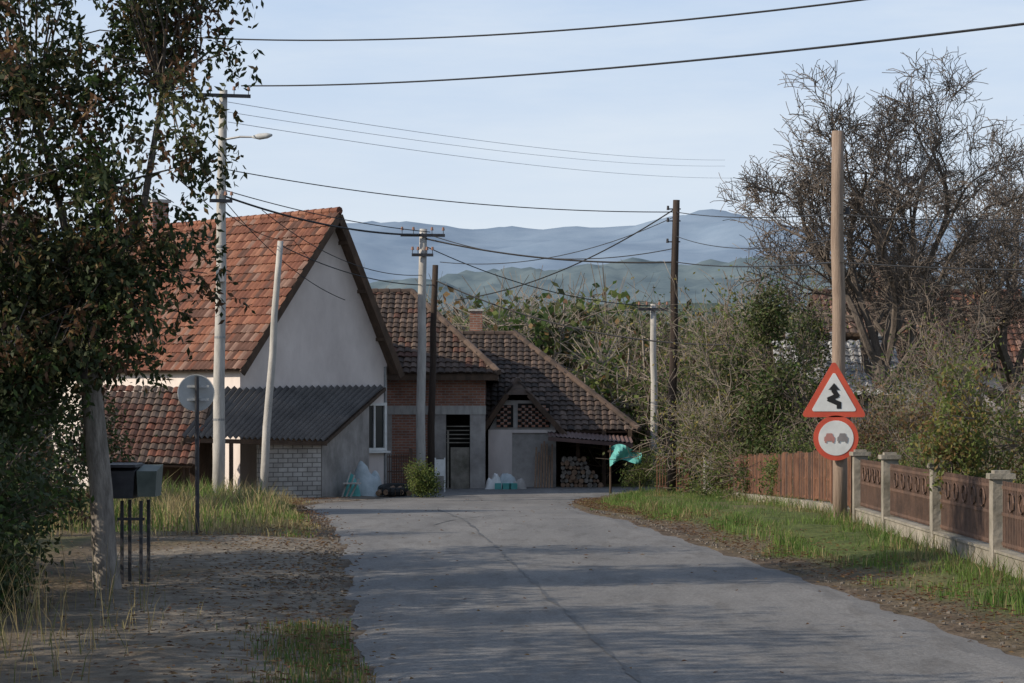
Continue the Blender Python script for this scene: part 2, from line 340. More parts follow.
# ------------------------------------------------------------------ trees
def perp(d,rn):
    v=Vector((rn.gauss(0,1),rn.gauss(0,1),rn.gauss(0,1))); v-=d*v.dot(d); return v.normalized()
def branch(mb,p,d,L,r,lev,rn,P,tips,m=0):
    ns=P['seg'][min(lev,len(P['seg'])-1)]; pts=[p.copy()]; rs=[r]; dirs=[d.copy()]
    last=(lev==P['lev'])
    for i in range(ns):
        d=(d+perp(d,rn)*P['wig']+Vector((0,0,P['up'] if lev else 0))*(.5+.5*i/ns)).normalized()
        p=p+d*(L/ns); pts.append(p.copy()); rs.append(max(P['rmin'],r*(1-(.45 if not last else .6)*(i+1)/ns))); dirs.append(d.copy())
    mb.tube(pts,rs,7 if lev==0 else (5 if lev<3 else 3),m)
    if last: tips.append((pts[-1],d)); tips.append((pts[len(pts)//2],d)); return
    nc=P['kids'][lev]
    for k in range(nc):
        t=P['st'][lev]+(1-P['st'][lev])*(k+rn.random())/nc; f=t*ns; i=min(ns-1,int(f)); q=pts[i].lerp(pts[i+1],f-i)
        dd=dirs[i+1]; an=math.radians(rn.uniform(*P['ang']))
        nd=(dd*math.cos(an)+perp(dd,rn)*math.sin(an)).normalized()
        branch(mb,q,nd,L*rn.uniform(*P['lr'])*(1.15-.45*t),rs[min(i+1,ns)]*.62,lev+1,rn,P,tips,m)
    branch(mb,pts[-1],(d+perp(d,rn)*.25).normalized(),L*P['lr'][1],rs[-1]*.85,lev+1,rn,P,tips,m)
def baretree(seed,H,r,P,leaf=None,nl=0,ls=.08,wood=None):
    rn=random.Random(seed); mb=MB(); tips=[]
    for s in range(P.get('stems',1)):
        a=rn.uniform(0,6.28); ln=P.get('lean',0.05)*rn.uniform(.5,1.5)
        branch(mb,Vector((math.cos(a)*.1*(P.get('stems',1)>1),math.sin(a)*.1*(P.get('stems',1)>1),-.2)),Vector((math.cos(a)*ln,math.sin(a)*ln,1)).normalized(),H*P['trunk']*rn.uniform(.8,1.1),r,0,rn,P,tips)
    zm=max(v[2] for v in mb.v); s_=H/zm
    mb.v=[(x*s_,y*s_,z*s_) for x,y,z in mb.v]; tips=[(p*s_,d) for p,d in tips]
    mats=[wood or M['twig']]
    if leaf:
        for i in range(nl):
            p,d=rn.choice(tips); p=p+Vector((rn.gauss(0,.12),rn.gauss(0,.12),rn.gauss(0,.12)))
            mb.leaf(p,ls*rn.uniform(.7,1.4),ls*.6,1+rn.randrange(len(leaf)),rn,.5)
        mats+=leaf
    return mb.mesh('tree_mesh',mats)
def crowntree(seed,H,Rx,r,wood,fork=.32):
    """spreading open-crowned tree: limbs reach toward points on a rounded crown, twigs along them"""
    rn=random.Random(seed); mb=MB()
    top=Vector((rn.gauss(0,.15),0,H*fork)); mb.tube([Vector((0,0,-.3)),Vector((.05,0,H*.12)),top],[r*1.25,r,r*.85],10,0)
    def limb(p,q,r0,lev,droop=0):
        L=(q-p).length; ns=max(3,int(L/.35)); pts=[];off=[Vector((0,0,0))]
        pd=Vector((rn.gauss(0,1),rn.gauss(0,1),rn.gauss(.6,.6)))*L*.10; ph=rn.uniform(0,6)
        for i in range(ns+1):
            t=i/ns; w=Vector((math.sin(ph+t*9),math.cos(ph*2+t*8),math.sin(ph*3+t*7)))*L*.022*(1 if 0<t else 0)
            pts.append(p.lerp(q,t)+pd*math.sin(math.pi*t)+w+Vector((0,0,-droop*L*t*t)))
        rs=[max(.0085,r0*(1-.75*i/ns)) for i in range(ns+1)]
        mb.tube(pts,rs,6 if lev<2 else 3,0)
        if lev>=4: return
        nk={0:7,1:7,2:6,3:3}[lev]
        for k in range(nk):
            t=.22+.78*(k+rn.random())/nk; i=min(ns-1,int(t*ns)); b=pts[i].lerp(pts[i+1],t*ns-i); d=(pts[i+1]-pts[i]).normalized()
            an=math.radians(rn.uniform(28,68)); nd=(d*math.cos(an)+perp(d,rn)*math.sin(an)+Vector((0,0,.18))).normalized()
            ll=L*rn.uniform(.34,.58)*(1.1-.35*t) if lev<3 else rn.uniform(.25,.6)
            limb(b,b+nd*ll,rs[i]*.6,lev+1)
    N=9
    for k in range(N):
        a=k/N*6.283+rn.uniform(-.3,.3); el=rn.choice([.25,.55,.85,1.15])+rn.uniform(-.1,.1)
        tgt=Vector((math.cos(a)*math.cos(el)*Rx,math.sin(a)*math.cos(el)*Rx,H*(fork+.06)+math.sin(el)*H*(.80-fork)))
        limb(top-Vector((0,0,rn.uniform(0,.8))),tgt,r*rn.uniform(.38,.55),0)
    return mb.mesh('tree_mesh',[wood])
MED=dict(lev=4,seg=[5,5,4,4,2],wig=.28,up=.05,kids=[8,6,6,5],st=[.25,.15,.12,.1],ang=(30,72),lr=(.45,.75),rmin=.0075,trunk=.5,lean=.1)
SHR=dict(lev=3,seg=[6,5,4,2],wig=.28,up=-.03,kids=[8,6,5],st=[.2,.12,.1],ang=(25,75),lr=(.3,.6),rmin=.0065,trunk=.75,lean=.4,stems=8)
def put(name,me,x,y,s=1,rz=0,z=None,sz=None):
    ob=link(bpy.data.objects.new(name,me)); ob.location=(x,y,gz(y) if z is None else z); ob.rotation_euler=(0,0,rz); ob.scale=(s,s,sz or s); return ob
big1=crowntree(11,10.8,3.3,.27,M['bark'])
big2=crowntree(29,10.4,3.4,.25,M['bark'])
put('bare_walnut_tree',big1,9.3,60,1.0,.3)
put('bare_walnut_tree',big2,14.0,68,1.0,1.8)
med=[baretree(31,7,.10,MED,[LF['lime'],LF['yellow'],LF['olive']],3000,.10,M['twig_g']),baretree(32,7,.11,MED,wood=M['twig_g']),baretree(33,6.5,.10,MED,[LF['lime'],LF['olive'],LF['green']],4800,.11),baretree(34,6.5,.10,MED,[LF['ochre'],LF['olive'],LF['brown']],5200,.12)]
spots=[(6.9,66,0,1.05),(7.7,58,2,.85),(6.5,62,0,.9),(8.4,52,0,.72),(9.5,47,2,.6),(6.3,73,0,1.2),(7.8,78,0,1.2),(5.3,82,2,1.1),(12.8,50,0,.65),(11,44,3,.5),(14.5,80,3,.8),(8.9,66,3,.6),(12.5,58,2,.55),(6.2,86,2,1.1),(8.2,90,0,1.1),(7.1,70,2,1.1),(10,50,0,.6),(7.2,50,3,.55),(8.3,55,2,.8),(14.3,56,0,.7)]
for x,y,k,s in spots: put('fruit_tree',med[k],x,y,s,R.uniform(0,6))
shr=[baretree(41,2.8,.03,SHR,wood=M['twig_g']),baretree(42,2.8,.03,SHR,[LF['olive'],LF['lime'],LF['yellow']],3200,.07),baretree(43,2.5,.03,SHR,[LF['green'],LF['olive'],LF['lime']],6000,.08,M['twig']),baretree(44,2.5,.03,SHR,[LF['ochre'],LF['yellow'],LF['olive']],3200,.07,M['twig_g'])]
rn=random.Random(77)
for i in range(66):
    y=rn.uniform(29,80); s=rn.uniform(.5,.95)*(1 if y>45 else .75); x=rn.uniform(6.5,7.9+(y-25)*.13)
    put('garden_shrub',shr[rn.choice([0,0,1,1,2,2,3])],x,y,s,rn.uniform(0,6))
for u,D,s,k in [(512,97,1.2,1),(470,92,.95,0),(545,93,.95,1),(588,95,1.0,3),(295,100,1.3,1),(615,92,1.05,0),(640,98,1.2,2),(560,104,1.2,3),(450,100,1.0,2),(665,94,1.2,0),(600,101,1.2,2),(530,101,1.1,2)]:
    put('bare_tree',med[k],WX(u,D),D,s,u)
def clump(name,cs,N,ls,mats,seed,droop=.3,twigs=True,thr=-.18):
    rn=random.Random(seed); mb=MB()
    for (c,rad) in cs:
        c=Vector(c); nc=max(3,int(N/len(cs)/26))
        for k in range(nc):
            u=Vector((rn.gauss(0,1),rn.gauss(0,1),rn.gauss(0,1))).normalized()*(rn.random()**.45)
            q=c+Vector((u.x*rad[0],u.y*rad[1],u.z*rad[2]))
            if noise.noise(q*1.1+Vector((seed,0,0)))<thr: continue
            if twigs: mb.tube([c.lerp(q,.3)-Vector((0,0,rad[2]*.15)),q],[.012,.005],3,0)
            mi=rn.randrange(len(mats))
            for j in range(26):
                p=q+Vector((rn.gauss(0,1),rn.gauss(0,1),rn.gauss(0,1)))*(ls*1.5)
                mm=mi if rn.random()<.6 else rn.randrange(len(mats))
                mb.leaf(p,ls*rn.uniform(.7,1.4),ls*.5,1+mm,rn,droop)
    return mb,[M['twig']]+mats
mb,ms=clump('ivy',[((.12*math.sin(i*2),0,.6+i*.5),(.7-.05*i,.5,.5)) for i in range(8)],9000,.10,[LF['green'],LF['olive'],LF['dark2']],3)
me=mb.mesh('ivy',ms); put('ivy_clad_tree',me,WX(766,56),56,1.12,0); put('ivy_clad_tree',me,WX(742,63),63,.85,2); put('ivy_clad_tree',me,WX(806,60),60,1.05,4)
mb,ms=clump('lilac',[((0,0,1.2),(.9,.8,.9)),((.6,0,.8),(.7,.6,.6)),((-.7,.2,.7),(.7,.6,.6))],6200,.08,[LF['green'],LF['olive'],LF['lime']],4)
lil=mb.mesh('lilac',ms)
for u,D,s in [(650,72,.7),(735,60,.8),(800,50,.9),(700,74,1.2),(925,46,.8),(770,66,1.0),(690,86,1.4),(870,44,.7),(905,54,1.1),(730,78,1.5),(660,90,1.5),(970,60,1.3)]: put('leafy_shrub',lil,WX(u,D),D,s,u)
mb,ms=clump('ysh',[((0,0,2.0),(.65,.6,.7)),((.7,.2,1.7),(.7,.6,.8)),((-.35,0,1.5),(.4,.4,.5)),((.9,0,.9),(.8,.5,.7)),((1.5,.5,2.0),(.8,.7,.8)),((.2,.3,1.0),(.6,.5,.6))],9500,.075,[LF['lime'],LF['ochre'],LF['olive'],LF['lime'],LF['yellow']],6,.8)
put('yellow_leaved_shrub',mb.mesh('ysh',ms),WX(978,31),31,.98,0)
mb,ms=clump('b',[((0,0,.5),(.36,.35,.42)),((.15,0,.3),(.4,.35,.3))],5000,.055,[LF['lime'],LF['lime'],LF['green']],8,thr=-1)
put('green_bush',mb.mesh('b',ms),WX(419,68.5),68.5,1.15,0)
def lefttree():
    G=Grp('walnut_tree',(-4.4,26,0)); rn=random.Random(9); mb=MB()
    tp=[Vector((-4.34,26,-.1)),Vector((-4.38,26,.35)),Vector((-4.42,26,1.1)),Vector((-4.5,26,1.9)),Vector((-4.56,26,2.7)),Vector((-4.7,26.1,3.6))]
    mb.tube(tp,[.17,.135,.125,.12,.11,.08],12,0)
    cents=[]
    E=[((-5.4,26,5.2),(2.3,1.6,2.3)),((-5.9,26,3.4),(1.7,1.5,1.4)),((-4.35,26,3.25),(1.15,1.1,.85)),((-3.7,26,6.4),(1.0,1.1,.9)),((-4.0,25.8,4.5),(1.0,.9,1.0)),((-5.0,25.6,2.6),(.8,.8,.5)),((-5.0,26,6.3),(1.7,1.2,1.0))]
    for (c,rad),N in zip(E,(260,190,100,52,58,45,105)):
        for k in range(N):
            u=Vector((rn.gauss(0,1),rn.gauss(0,1),rn.gauss(0,1))).normalized()*(rn.random()**.42)
            q=Vector(c)+Vector((u.x*rad[0],u.y*rad[1],u.z*rad[2]))
            if q.z<2.05: continue
            if noise.noise(q*.9+Vector((5,0,0)))<-.22: continue
            cents.append(q)
    hubs=[Vector((-5.6,26.3,3.4)),Vector((-4.4,26.4,4.4)),Vector((-5.2,26.4,5.2)),Vector((-6.4,26.3,4.6)),Vector((-3.8,26.3,5.4)),Vector((-4.4,26.3,3.3))]
    for h in hubs:
        b0=tp[4] if h.z>3.8 else tp[3].lerp(tp[4],.7); mid=b0.lerp(h,.5)+Vector((rn.gauss(0,.12),0,.15)); mb.tube([b0,mid,h],[.055,.042,.028],6,1)
    for q in cents:
        h=min(hubs,key=lambda k:(k-q).length); mid=h.lerp(q,.5)+Vector((rn.gauss(0,.12),rn.gauss(0,.1),.12+rn.gauss(0,.1)))
        if rn.random()<.6: mb.tube([h,mid,q],[.016,.010,.005],4,1)
        else: mb.tube([mid,q],[.008,.005],3,1)
    G.part('trunk_and_limbs',mb,[M['bark_l'],M['bark']],True)
    mb=MB(); mats=[LF['dark'],LF['dark2'],LF['brown'],LF['green'],LF['ochre'],LF['olive']]
    for q in cents:
        mi=rn.choice([0,1,0,2,3,1,0,5])
        for s in range(6):
            a=q+Vector((rn.gauss(0,.13),rn.gauss(0,.13),rn.gauss(0,.11))); d=Vector((rn.gauss(0,1),rn.gauss(0,1),rn.gauss(-.5,.5))).normalized()
            for k in range(10):
                p=a+d*(k//2)*.055+Vector((0,0,-.006*k*k*.3)); 
                mm=mi if rn.random()<.75 else rn.choice([0,1,2,4,5,0])
                mb.leaf(p,rn.uniform(.07,.13),.045,mm,rn,.9)
    G.part('leaves',mb,mats)
lefttree()
mb,ms=clump('hedge',[((-5.5,24.5,.9),(.95,1.3,.95)),((-5.9,27,1.3),(1.1,1.5,1.3)),((-5.2,23,.4),(.5,.8,.5)),((-6.6,29.5,1.4),(1.3,1.5,1.4)),((-5.5,21.5,.6),(.7,.9,.7)),((-5.6,25.5,2.0),(.9,.9,.7))],26000,.09,[LF['dark'],LF['dark2'],LF['green'],LF['dark']],12,thr=-.4)
single('hedge',mb,ms)
mb,ms=clump('bg',[((-9.0,40,1.5),(1.7,1.5,1.8)),((-8.2,46,1.1),(.9,1.2,1.2)),((-10.5,50,2.2),(1.8,2,2.3)),((-7.2,38,.7),(.7,.8,.7)),((-8.0,34,1.0),(1.2,1.2,1.2))],15000,.11,[LF['dark'],LF['green'],LF['olive'],LF['brown']],13)
single('shrubs',mb,ms)
def plum(seed,H):
    rn=random.Random(seed); mb,ms=clump('c',[((rn.gauss(0,.9),rn.gauss(0,.8),H*.62+rn.gauss(0,.7)),(rn.uniform(.8,1.3),rn.uniform(.8,1.2),rn.uniform(.6,1.0))) for _ in range(7)],11000,.13,[LF['green'],LF['olive'],LF['ochre'],LF['dark2']],seed)
    mb.tube([Vector((0,0,-.1)),Vector((.05,0,H*.3)),Vector((0,.1,H*.65))],[.16,.12,.05],8,0); return mb.mesh('plum',ms)
pa,pb=plum(51,5.0),plum(52,5.8)
for x,y,k,s in [(-9.2,12.2,0,1.5),(-9.8,17.4,1,1.35),(-8.4,21.8,0,1.0),(-9.5,28.5,0,1.2),(-10.5,35,1,.95),(-12,47,1,1.0),(-8.5,8,1,1.3)]:
    put('plum_tree',[pa,pb][k],x,y,s,R.uniform(0,6))
rn=random.Random(21); mb=MB(); mats=[M['twig_g'],LF['olive'],LF['ochre'],LF['green'],LF['brown'],LF['lime'],LF['dark2']]
def dtree(x,y,h,dens=300):
    z=gz(y); mb.tube([Vector((x,y,z)),Vector((x+rn.gauss(0,.3),y,z+h*.85))],[.13,.03],4,0)
    mi=rn.choice([1,1,2,3,4,3,5,1,6,3]); lob=[(Vector((x+rn.gauss(0,h*.16),y+rn.gauss(0,h*.16),z+h*rn.uniform(.2,.85))),h*rn.uniform(.12,.22)) for _ in range(7)]
    for c,r in lob:
        mb.tube([Vector((x,y,z+h*.3)),c],[.06,.02],3,0)
        for k in range(dens//7):
            u=Vector((rn.gauss(0,1),rn.gauss(0,1),rn.gauss(0,1))).normalized()*r*rn.random()**.4
            mb.leaf(c+u,h*.04*rn.uniform(.7,1.5)+.05,h*.032,mi if rn.random()<.7 else rn.randrange(1,7),rn)
        for k in range(7):
            u=Vector((rn.gauss(0,1),rn.gauss(0,1),abs(rn.gauss(0,1)))).normalized()*r*1.6; mb.tube([c,c+u],[.025,.012],3,0)
for i in range(150):
    y=rn.uniform(100,190); u=rn.uniform(-40,1060); dtree(WX(u,y),y,rn.uniform(6.5,10.5)*(y/135)**.5,340)
for i in range(60):
    y=rn.uniform(86,104); u=rn.uniform(600,1060); dtree(WX(u,y),y,rn.uniform(4.5,7),380)
for i in range(50):
    y=rn.uniform(94,112); u=rn.uniform(430,650); dtree(WX(u,y),y,rn.uniform(5.2,8.2),440)
for i in range(170):
    y=rn.uniform(200,420); u=rn.uniform(-40,1060); dtree(WX(u,y),y,rn.uniform(11,18),220)
single('tree_line',mb,mats)
# ------------------------------------------------------------------ hills
def hills(name,y0,y1,xw,nx,ny,hf,mt):
    mb=MB()
    for j in range(ny+1):
        for i in range(nx+1):
            x=-xw+2*xw*i/nx; y=y0+(y1-y0)*j/ny; mb.v.append((x,y,hf(x,y,j/ny)))
    for j in range(ny):
        for i in range(nx):
            a=j*(nx+1)+i; mb.f.append((a,a+1,a+nx+2,a+nx+1)); mb.m.append(0)
    return single(name,mb,[mt],smooth=True)
def fb(x,y,s,o=4):
    v=0;a=1
    for k in range(o): v+=a*noise.noise(Vector((x/s,y/s,k*7.1))); a*=.5; s*=.5
    return v
def hm(x,y,t):
    b=math.sin(math.pi*min(1,t))**.8
    return -6+b*(40+12*fb(x,y,200)+ 4*abs(fb(x+500,y,40))+2.4*noise.noise(Vector((x/5,y/7,0))))
def hi(x,y,t):
    b=math.sin(math.pi*min(1,t))**.8
    return -6+b*(100+36*fb(x+700,y,380,5)+10*abs(fb(x+500,y,90))+4*noise.noise(Vector((x/10,y/14,0))))
def hf(x,y,t):
    b=math.sin(math.pi*min(1,t))**.75
    return -6+b*(240+52*fb(x,y,800,6)+18*abs(fb(x+90,y,220,5)))
def hillmat(name,c1,c2,s): return mat(name,c1,c2,s,1,.0,detail=15,spec=0)  # aerial haze is mixed into the hill colours, bluer with distance
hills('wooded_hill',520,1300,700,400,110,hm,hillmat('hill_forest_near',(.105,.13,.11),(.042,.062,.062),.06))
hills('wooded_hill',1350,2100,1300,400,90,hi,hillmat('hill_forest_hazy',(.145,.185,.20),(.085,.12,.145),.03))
hills('distant_hills',2300,4400,2600,300,80,hf,hillmat('hill_forest_blue_haze',(.225,.29,.37),(.165,.225,.305),.012))  # far ridge: haze painted in as a blue base colour
# ------------------------------------------------------------------ roof tiles
def tiles(mb,poly,nm,w=.24,L=.36,rn=R,up=None):
    P=[Vector(p) for p in poly]; ex=(P[1]-P[0]).normalized(); nrm=ex.cross(P[2]-P[0]).normalized()
    if nrm.z<0: nrm=-nrm
    ey=nrm.cross(ex); 
    if ey.z<0: ey=-ey
    q=[((p-P[0]).dot(ex),(p-P[0]).dot(ey)) for p in P]
    def ins(x,y):
        c=False
        for (x1,y1),(x2,y2) in zip(q,q[1:]+q[:1]):
            if (y1>y)!=(y2>y) and x<(x2-x1)*(y-y1)/(y2-y1)+x1: c=not c
        return c
    x0=min(a for a,_ in q);x1=max(a for a,_ in q);y1=max(b for _,b in q)
    ni=int((x1-x0)/w)+1; nj=int(y1/L)+1
    for j in range(nj):
        for i in range(ni):
            cx=x0+(i+.5)*w; cy=(j+.5)*L
            if not ins(cx,cy): continue
            jx=rn.gauss(0,.008); lift=.04+rn.gauss(0,.006)
            nn_=noise.noise(P[0]+ex*cx*.7+ey*cy*.7)
            k=rn.randrange(nm) if rn.random()<.6 else (1 if nn_>0 else (0 if nn_>-.25 else min(3,nm-1)))
            X=[cx-w*.5+jx,cx-w*.22+jx,cx+w*.1+jx,cx+w*.5+jx]; H=[.0,.045,.04,.0]
            ya=cy-L*.55; yb=cy+L*.55; i0=len(mb.v)
            for yv,hh in ((ya,lift+.02),(yb,.015)):
                for xx,h in zip(X,H): mb.v.append(tuple(P[0]+ex*xx+ey*yv+nrm*(hh+h+.02*abs(nn_))))
            for c in range(3): mb.f.append((i0+c,i0+c+1,i0+c+5,i0+c+4)); mb.m.append(k)
            mb.f.append((i0,i0+1,i0+2,i0+3)); mb.m.append(k)
    n=len(P); i0=len(mb.v); mb.v+=[tuple(p) for p in P]; mb.v+=[tuple(p-nrm*.06) for p in P]
    mb.f.append(tuple(range(i0,i0+n))); mb.m.append(nm); mb.f.append(tuple(range(i0+2*n-1,i0+n-1,-1))); mb.m.append(nm)
    for k in range(n): mb.f.append((i0+k,i0+(k+1)%n,i0+n+(k+1)%n,i0+n+k)); mb.m.append(nm)
def ridge(mb,a,b,m=0,r=.11):
    a=Vector(a);b=Vector(b);N=max(2,int((b-a).length/.36))
    for k in range(N): mb.cyl(a.lerp(b,k/N),a.lerp(b,(k+1.15)/N),r*1.1,r*.9,8,(m+R.randrange(3)))
def tilepart(G,name,polys,TM,w=.21,L=.31,ridges=[]):
    mb=MB()
    for p in polys: tiles(mb,p,len(TM),w,L)
    for a,b in ridges: ridge(mb,a,b,0)
    mats=TM+[M['wood']]
    while len(mats)<4: mats=mats+[TM[0]]
    G.part(name,mb,mats)
def window(mb,c,dx,dy,w,h,th=.1):
    d=Vector((dx,dy,0)); n=Vector((dy,-dx,0)); c=Vector(c); rz=math.atan2(dy,dx)
    mb.box(c+n*.02,(w,.03,h),1,rz)
    for s in (-1,1):
        mb.box(c+d*s*w/2+n*.05,(.09,.09,h+.09),0,rz); 
    for s in (-1,1): mb.box(c+Vector((0,0,s*h/2))+n*.055,(w-.09,.08,.085),0,rz)
    mb.box(c+n*.052,(.06,.07,h-.09),0,rz); mb.box(c-Vector((0,0,h/2+.08))+n*.08,(w+.25,.16,.06),0,rz)
# ------------------------------------------------------------------ white house
A=Vector((-7.76,69,0)); B=Vector((-3.76,72.7,0)); gd=(B-A).normalized(); bn=Vector((-gd.y,gd.x,0)); Lh=12.5; Wd=(B-A).length
C=B+bn*Lh; Dd=A+bn*Lh; zb=-.75; ze=3.35; za=7.65; Tm=.6
G=Grp('white_house',(A.x,A.y,zb)); mb=MB()
apx=A+gd*Wd*Tm
def at3(p,z): return Vector((p.x,p.y,z))
mb.face([at3(A,zb),at3(B,zb),at3(B,ze),at3(apx,za-.12),at3(A,ze)],0)
mb.face([at3(Dd,zb),at3(C,zb),at3(C,ze),at3(apx+bn*Lh,za-.12),at3(Dd,ze)][::-1],0)
mb.face([at3(Dd,zb),at3(A,zb),at3(A,ze),at3(Dd,ze)],0); mb.face([at3(B,zb),at3(C,zb),at3(C,ze),at3(B,ze)],0)
G.part('walls',mb,M['plaster'])
sl=Vector((apx.x-A.x,apx.y-A.y,za-ze)).normalized(); sr=Vector((apx.x-B.x,apx.y-B.y,za-ze)).normalized()
el=at3(A,ze)-sl*.45; er=at3(B,ze)-sr*.45; ap=at3(apx,za); f=-bn*.45
tilepart(G,'roof',[[el+bn*Lh,el+f,ap+f,ap+bn*Lh],[er+f,er+bn*Lh,ap+bn*Lh,ap+f]],TR,.22,.33,[(ap+f+Vector((0,0,.05)),ap+bn*Lh+Vector((0,0,.05)))])
mb=MB()
mb.beam(el+f*1.03-Vector((0,0,.1)),ap+f*1.03-Vector((0,0,.1)),.05,.2); mb.beam(er+f*1.03-Vector((0,0,.1)),ap+f*1.03-Vector((0,0,.1)),.05,.2)
for t in (.25,.55,.85):
    for e in (el,er):
        p=e.lerp(ap,t)-Vector((0,0,.16)); mb.beam(p+f,p,.1,.1)
G.part('verge_boards',mb,M['wood'])
mb=MB(); p=A+gd*Wd*.9; window(mb,(p.x,p.y,1.35),gd.x,gd.y,.85,1.35); G.part('window',mb,[M['white'],M['glass']])
mb=MB(); pc=ap+bn*9+Vector((0,0,.2)); mb.box(pc,(.6,.6,1.3),0,.7); mb.box(pc+Vector((0,0,.7)),(.72,.72,.1),1,.7); G.part('chimney',mb,[M['brick'],M['concrete']])
mb=MB(); a=at3(B,0)-bn*.07; mb.cyl((a.x-.1,a.y,zb),(a.x-.1,a.y,ze-.2),.05); G.part('downpipe',mb,M['metal_g'])
G=Grp('porch_lean_to',(-6,67,gz(67)))
t0=Vector((-8.3,68.7,2.5)); t1=Vector((-3.82,72.55,2.58)); b0=Vector((-8.9,65.2,1.15)); b1=Vector((-5.2,67.6,1.02)); t0=t0-bn*.05; t1=t1-bn*.08
mb=MB(); N=26
for i in range(N*4):
    def pt(s,v):
        p=t0.lerp(t1,s).lerp(b0.lerp(b1,s),v); p.z+=(0.045,0,-.045,0)[round(s*N*4)%4]; return p
    s0=i/(N*4);s1=(i+1)/(N*4); mb.face([pt(s0,1),pt(s1,1),pt(s1,0),pt(s0,0)])
G.part('corrugated_roof',mb,M['corr'])
mb=MB(); mb.beam(b0+Vector((0,.1,-.1)),b1+Vector((0,.1,-.1)),.1,.12); mb.beam(b1+Vector((-.05,.1,-.1)),t1+Vector((-.05,0,-.1)),.08,.1)
for s in (.0,.33,.55): p=b0.lerp(b1,s); mb.cyl((p.x,p.y+.12,gz(67)),(p.x,p.y+.12,p.z-.12),.06)
G.part('timber_posts',mb,M['wood'])
mb=MB(); mb.wall((-7.0,66.95),(-5.35,67.75),-.75,.9,.2,0); G.part('block_wall',mb,M['brick_w'])
mb=MB(); q0=(-5.33,67.78); q1=(-4.25,71.9)
mb.hexa([(q0[0],q0[1],-.75),(q1[0],q1[1],-.75),(q1[0]-.2,q1[1],-.75),(q0[0]-.2,q0[1]+.2,-.75)],[(q0[0],q0[1],.93),(q1[0],q1[1],2.3),(q1[0]-.2,q1[1],2.3),(q0[0]-.2,q0[1]+.2,.93)])
G.part('side_wall',mb,M['plaster_grey'])
G=Grp('tiled_shed',(-10,66,gz(66))); e0=W(80,462,64.5); e1=W(192,466,64.5); r0=W(95,392,67.8); r1=W(216,392,67.8)
tilepart(G,'roof',[[e0,e1,r1,r0]],[TB[4],TR[3],TB[2],TB[4],TR[1]],.22,.33)
mb=MB(); mb.wall((e0.x+.2,65.4),(e1.x-.2,65.4),-.8,e0.z+.35,.15,0); mb.wall((r0.x,67.7),(r1.x-.1,67.7),-.8,r0.z-.1,.15,0); G.part('walls',mb,M['wood'])
# ------------------------------------------------------------------ brick house
yf=77.0; zb=-.8
G=Grp('brick_house',(-2.5,yf,zb)); xl=-6.8; xr=WX(485,yf); depth=8
mb=MB()
mb.wall((xl,yf),(xr,yf),1.98,3.0,.2,0)
mb.wall((WX(392,yf),yf),(WX(430,yf),yf),zb,1.70,.2,0)
mb.wall((xr,yf+.2),(xr,yf+depth),zb,3.0,.2,0)
G.part('brick_walls',mb,M['brick'])
mb=MB(); mb.wall((xl,yf-.03),(xr+.03,yf-.03),1.70,1.98,.26,0); G.part('ring_beam',mb,M['concrete'])
mb=MB(); mb.wall((WX(470,yf),yf-.01),(xr+.01,yf-.01),zb,1.70,.22,0); mb.wall((WX(430,yf),yf-.01),(WX(446,yf),yf-.01),zb,1.70,.22,0); mb.wall((xl,yf),(WX(392,yf),yf),zb,1.70,.2,0)
G.part('rendered_walls',mb,M['plaster_grey'])
mb=MB(); mb.wall((xl,yf+1.5),(xr-.2,yf+1.5),zb,3.0,.1,0); G.part('shade_backing',mb,M['dark'])  # near-black sheet painting the indoor shade behind the door opening
mb=MB(); mb.box(((WX(450,yf)+WX(470,yf))/2,yf+.12,zb+.75),(.6,.05,1.4)); mb.box((WX(448,yf),yf+.06,zb+1.0),(.06,.08,2.0)); 
for k in range(5): mb.box((WX(458,yf),yf+.08,zb+1.6+k*.13),(.74,.03,.03))
G.part('door',mb,M['concrete_d'])
ex0=xl-.4; ex1=WX(498,76.5); ef=76.5; eb=86; ez=2.98; rz_=5.75; ry=81.2; rx=WX(412,81.2)
tilepart(G,'roof',[[(ex0,ef,ez),(ex1,ef,ez),(rx,ry,rz_),(ex0,ry,rz_)],[(ex1,ef,ez),(ex1,eb,ez),(rx,ry,rz_)],[(ex1,eb,ez),(ex0,eb,ez),(ex0,ry,rz_),(rx,ry,rz_)]],[TB[0],TB[2],TB[4],TB[1],TR[3]],.22,.33,[((rx,ry,rz_+.05),(ex0,ry,rz_+.05)),((rx,ry,rz_+.05),(ex1,ef,ez+.08))])
mb=MB(); mb.box(((ex0+ex1)/2,ef+.05,ez-.12),(ex1-ex0,.08,.16)); mb.box((ex1-.03,(ef+eb)/2,ez-.12),(.06,eb-ef,.16)); G.part('fascia',mb,M['wood'])
mb=MB(); mb.cyl((WX(432,76.4),76.35,zb),(WX(432,76.4),76.35,2.8),.04); G.part('downpipe',mb,M['metal_g'])
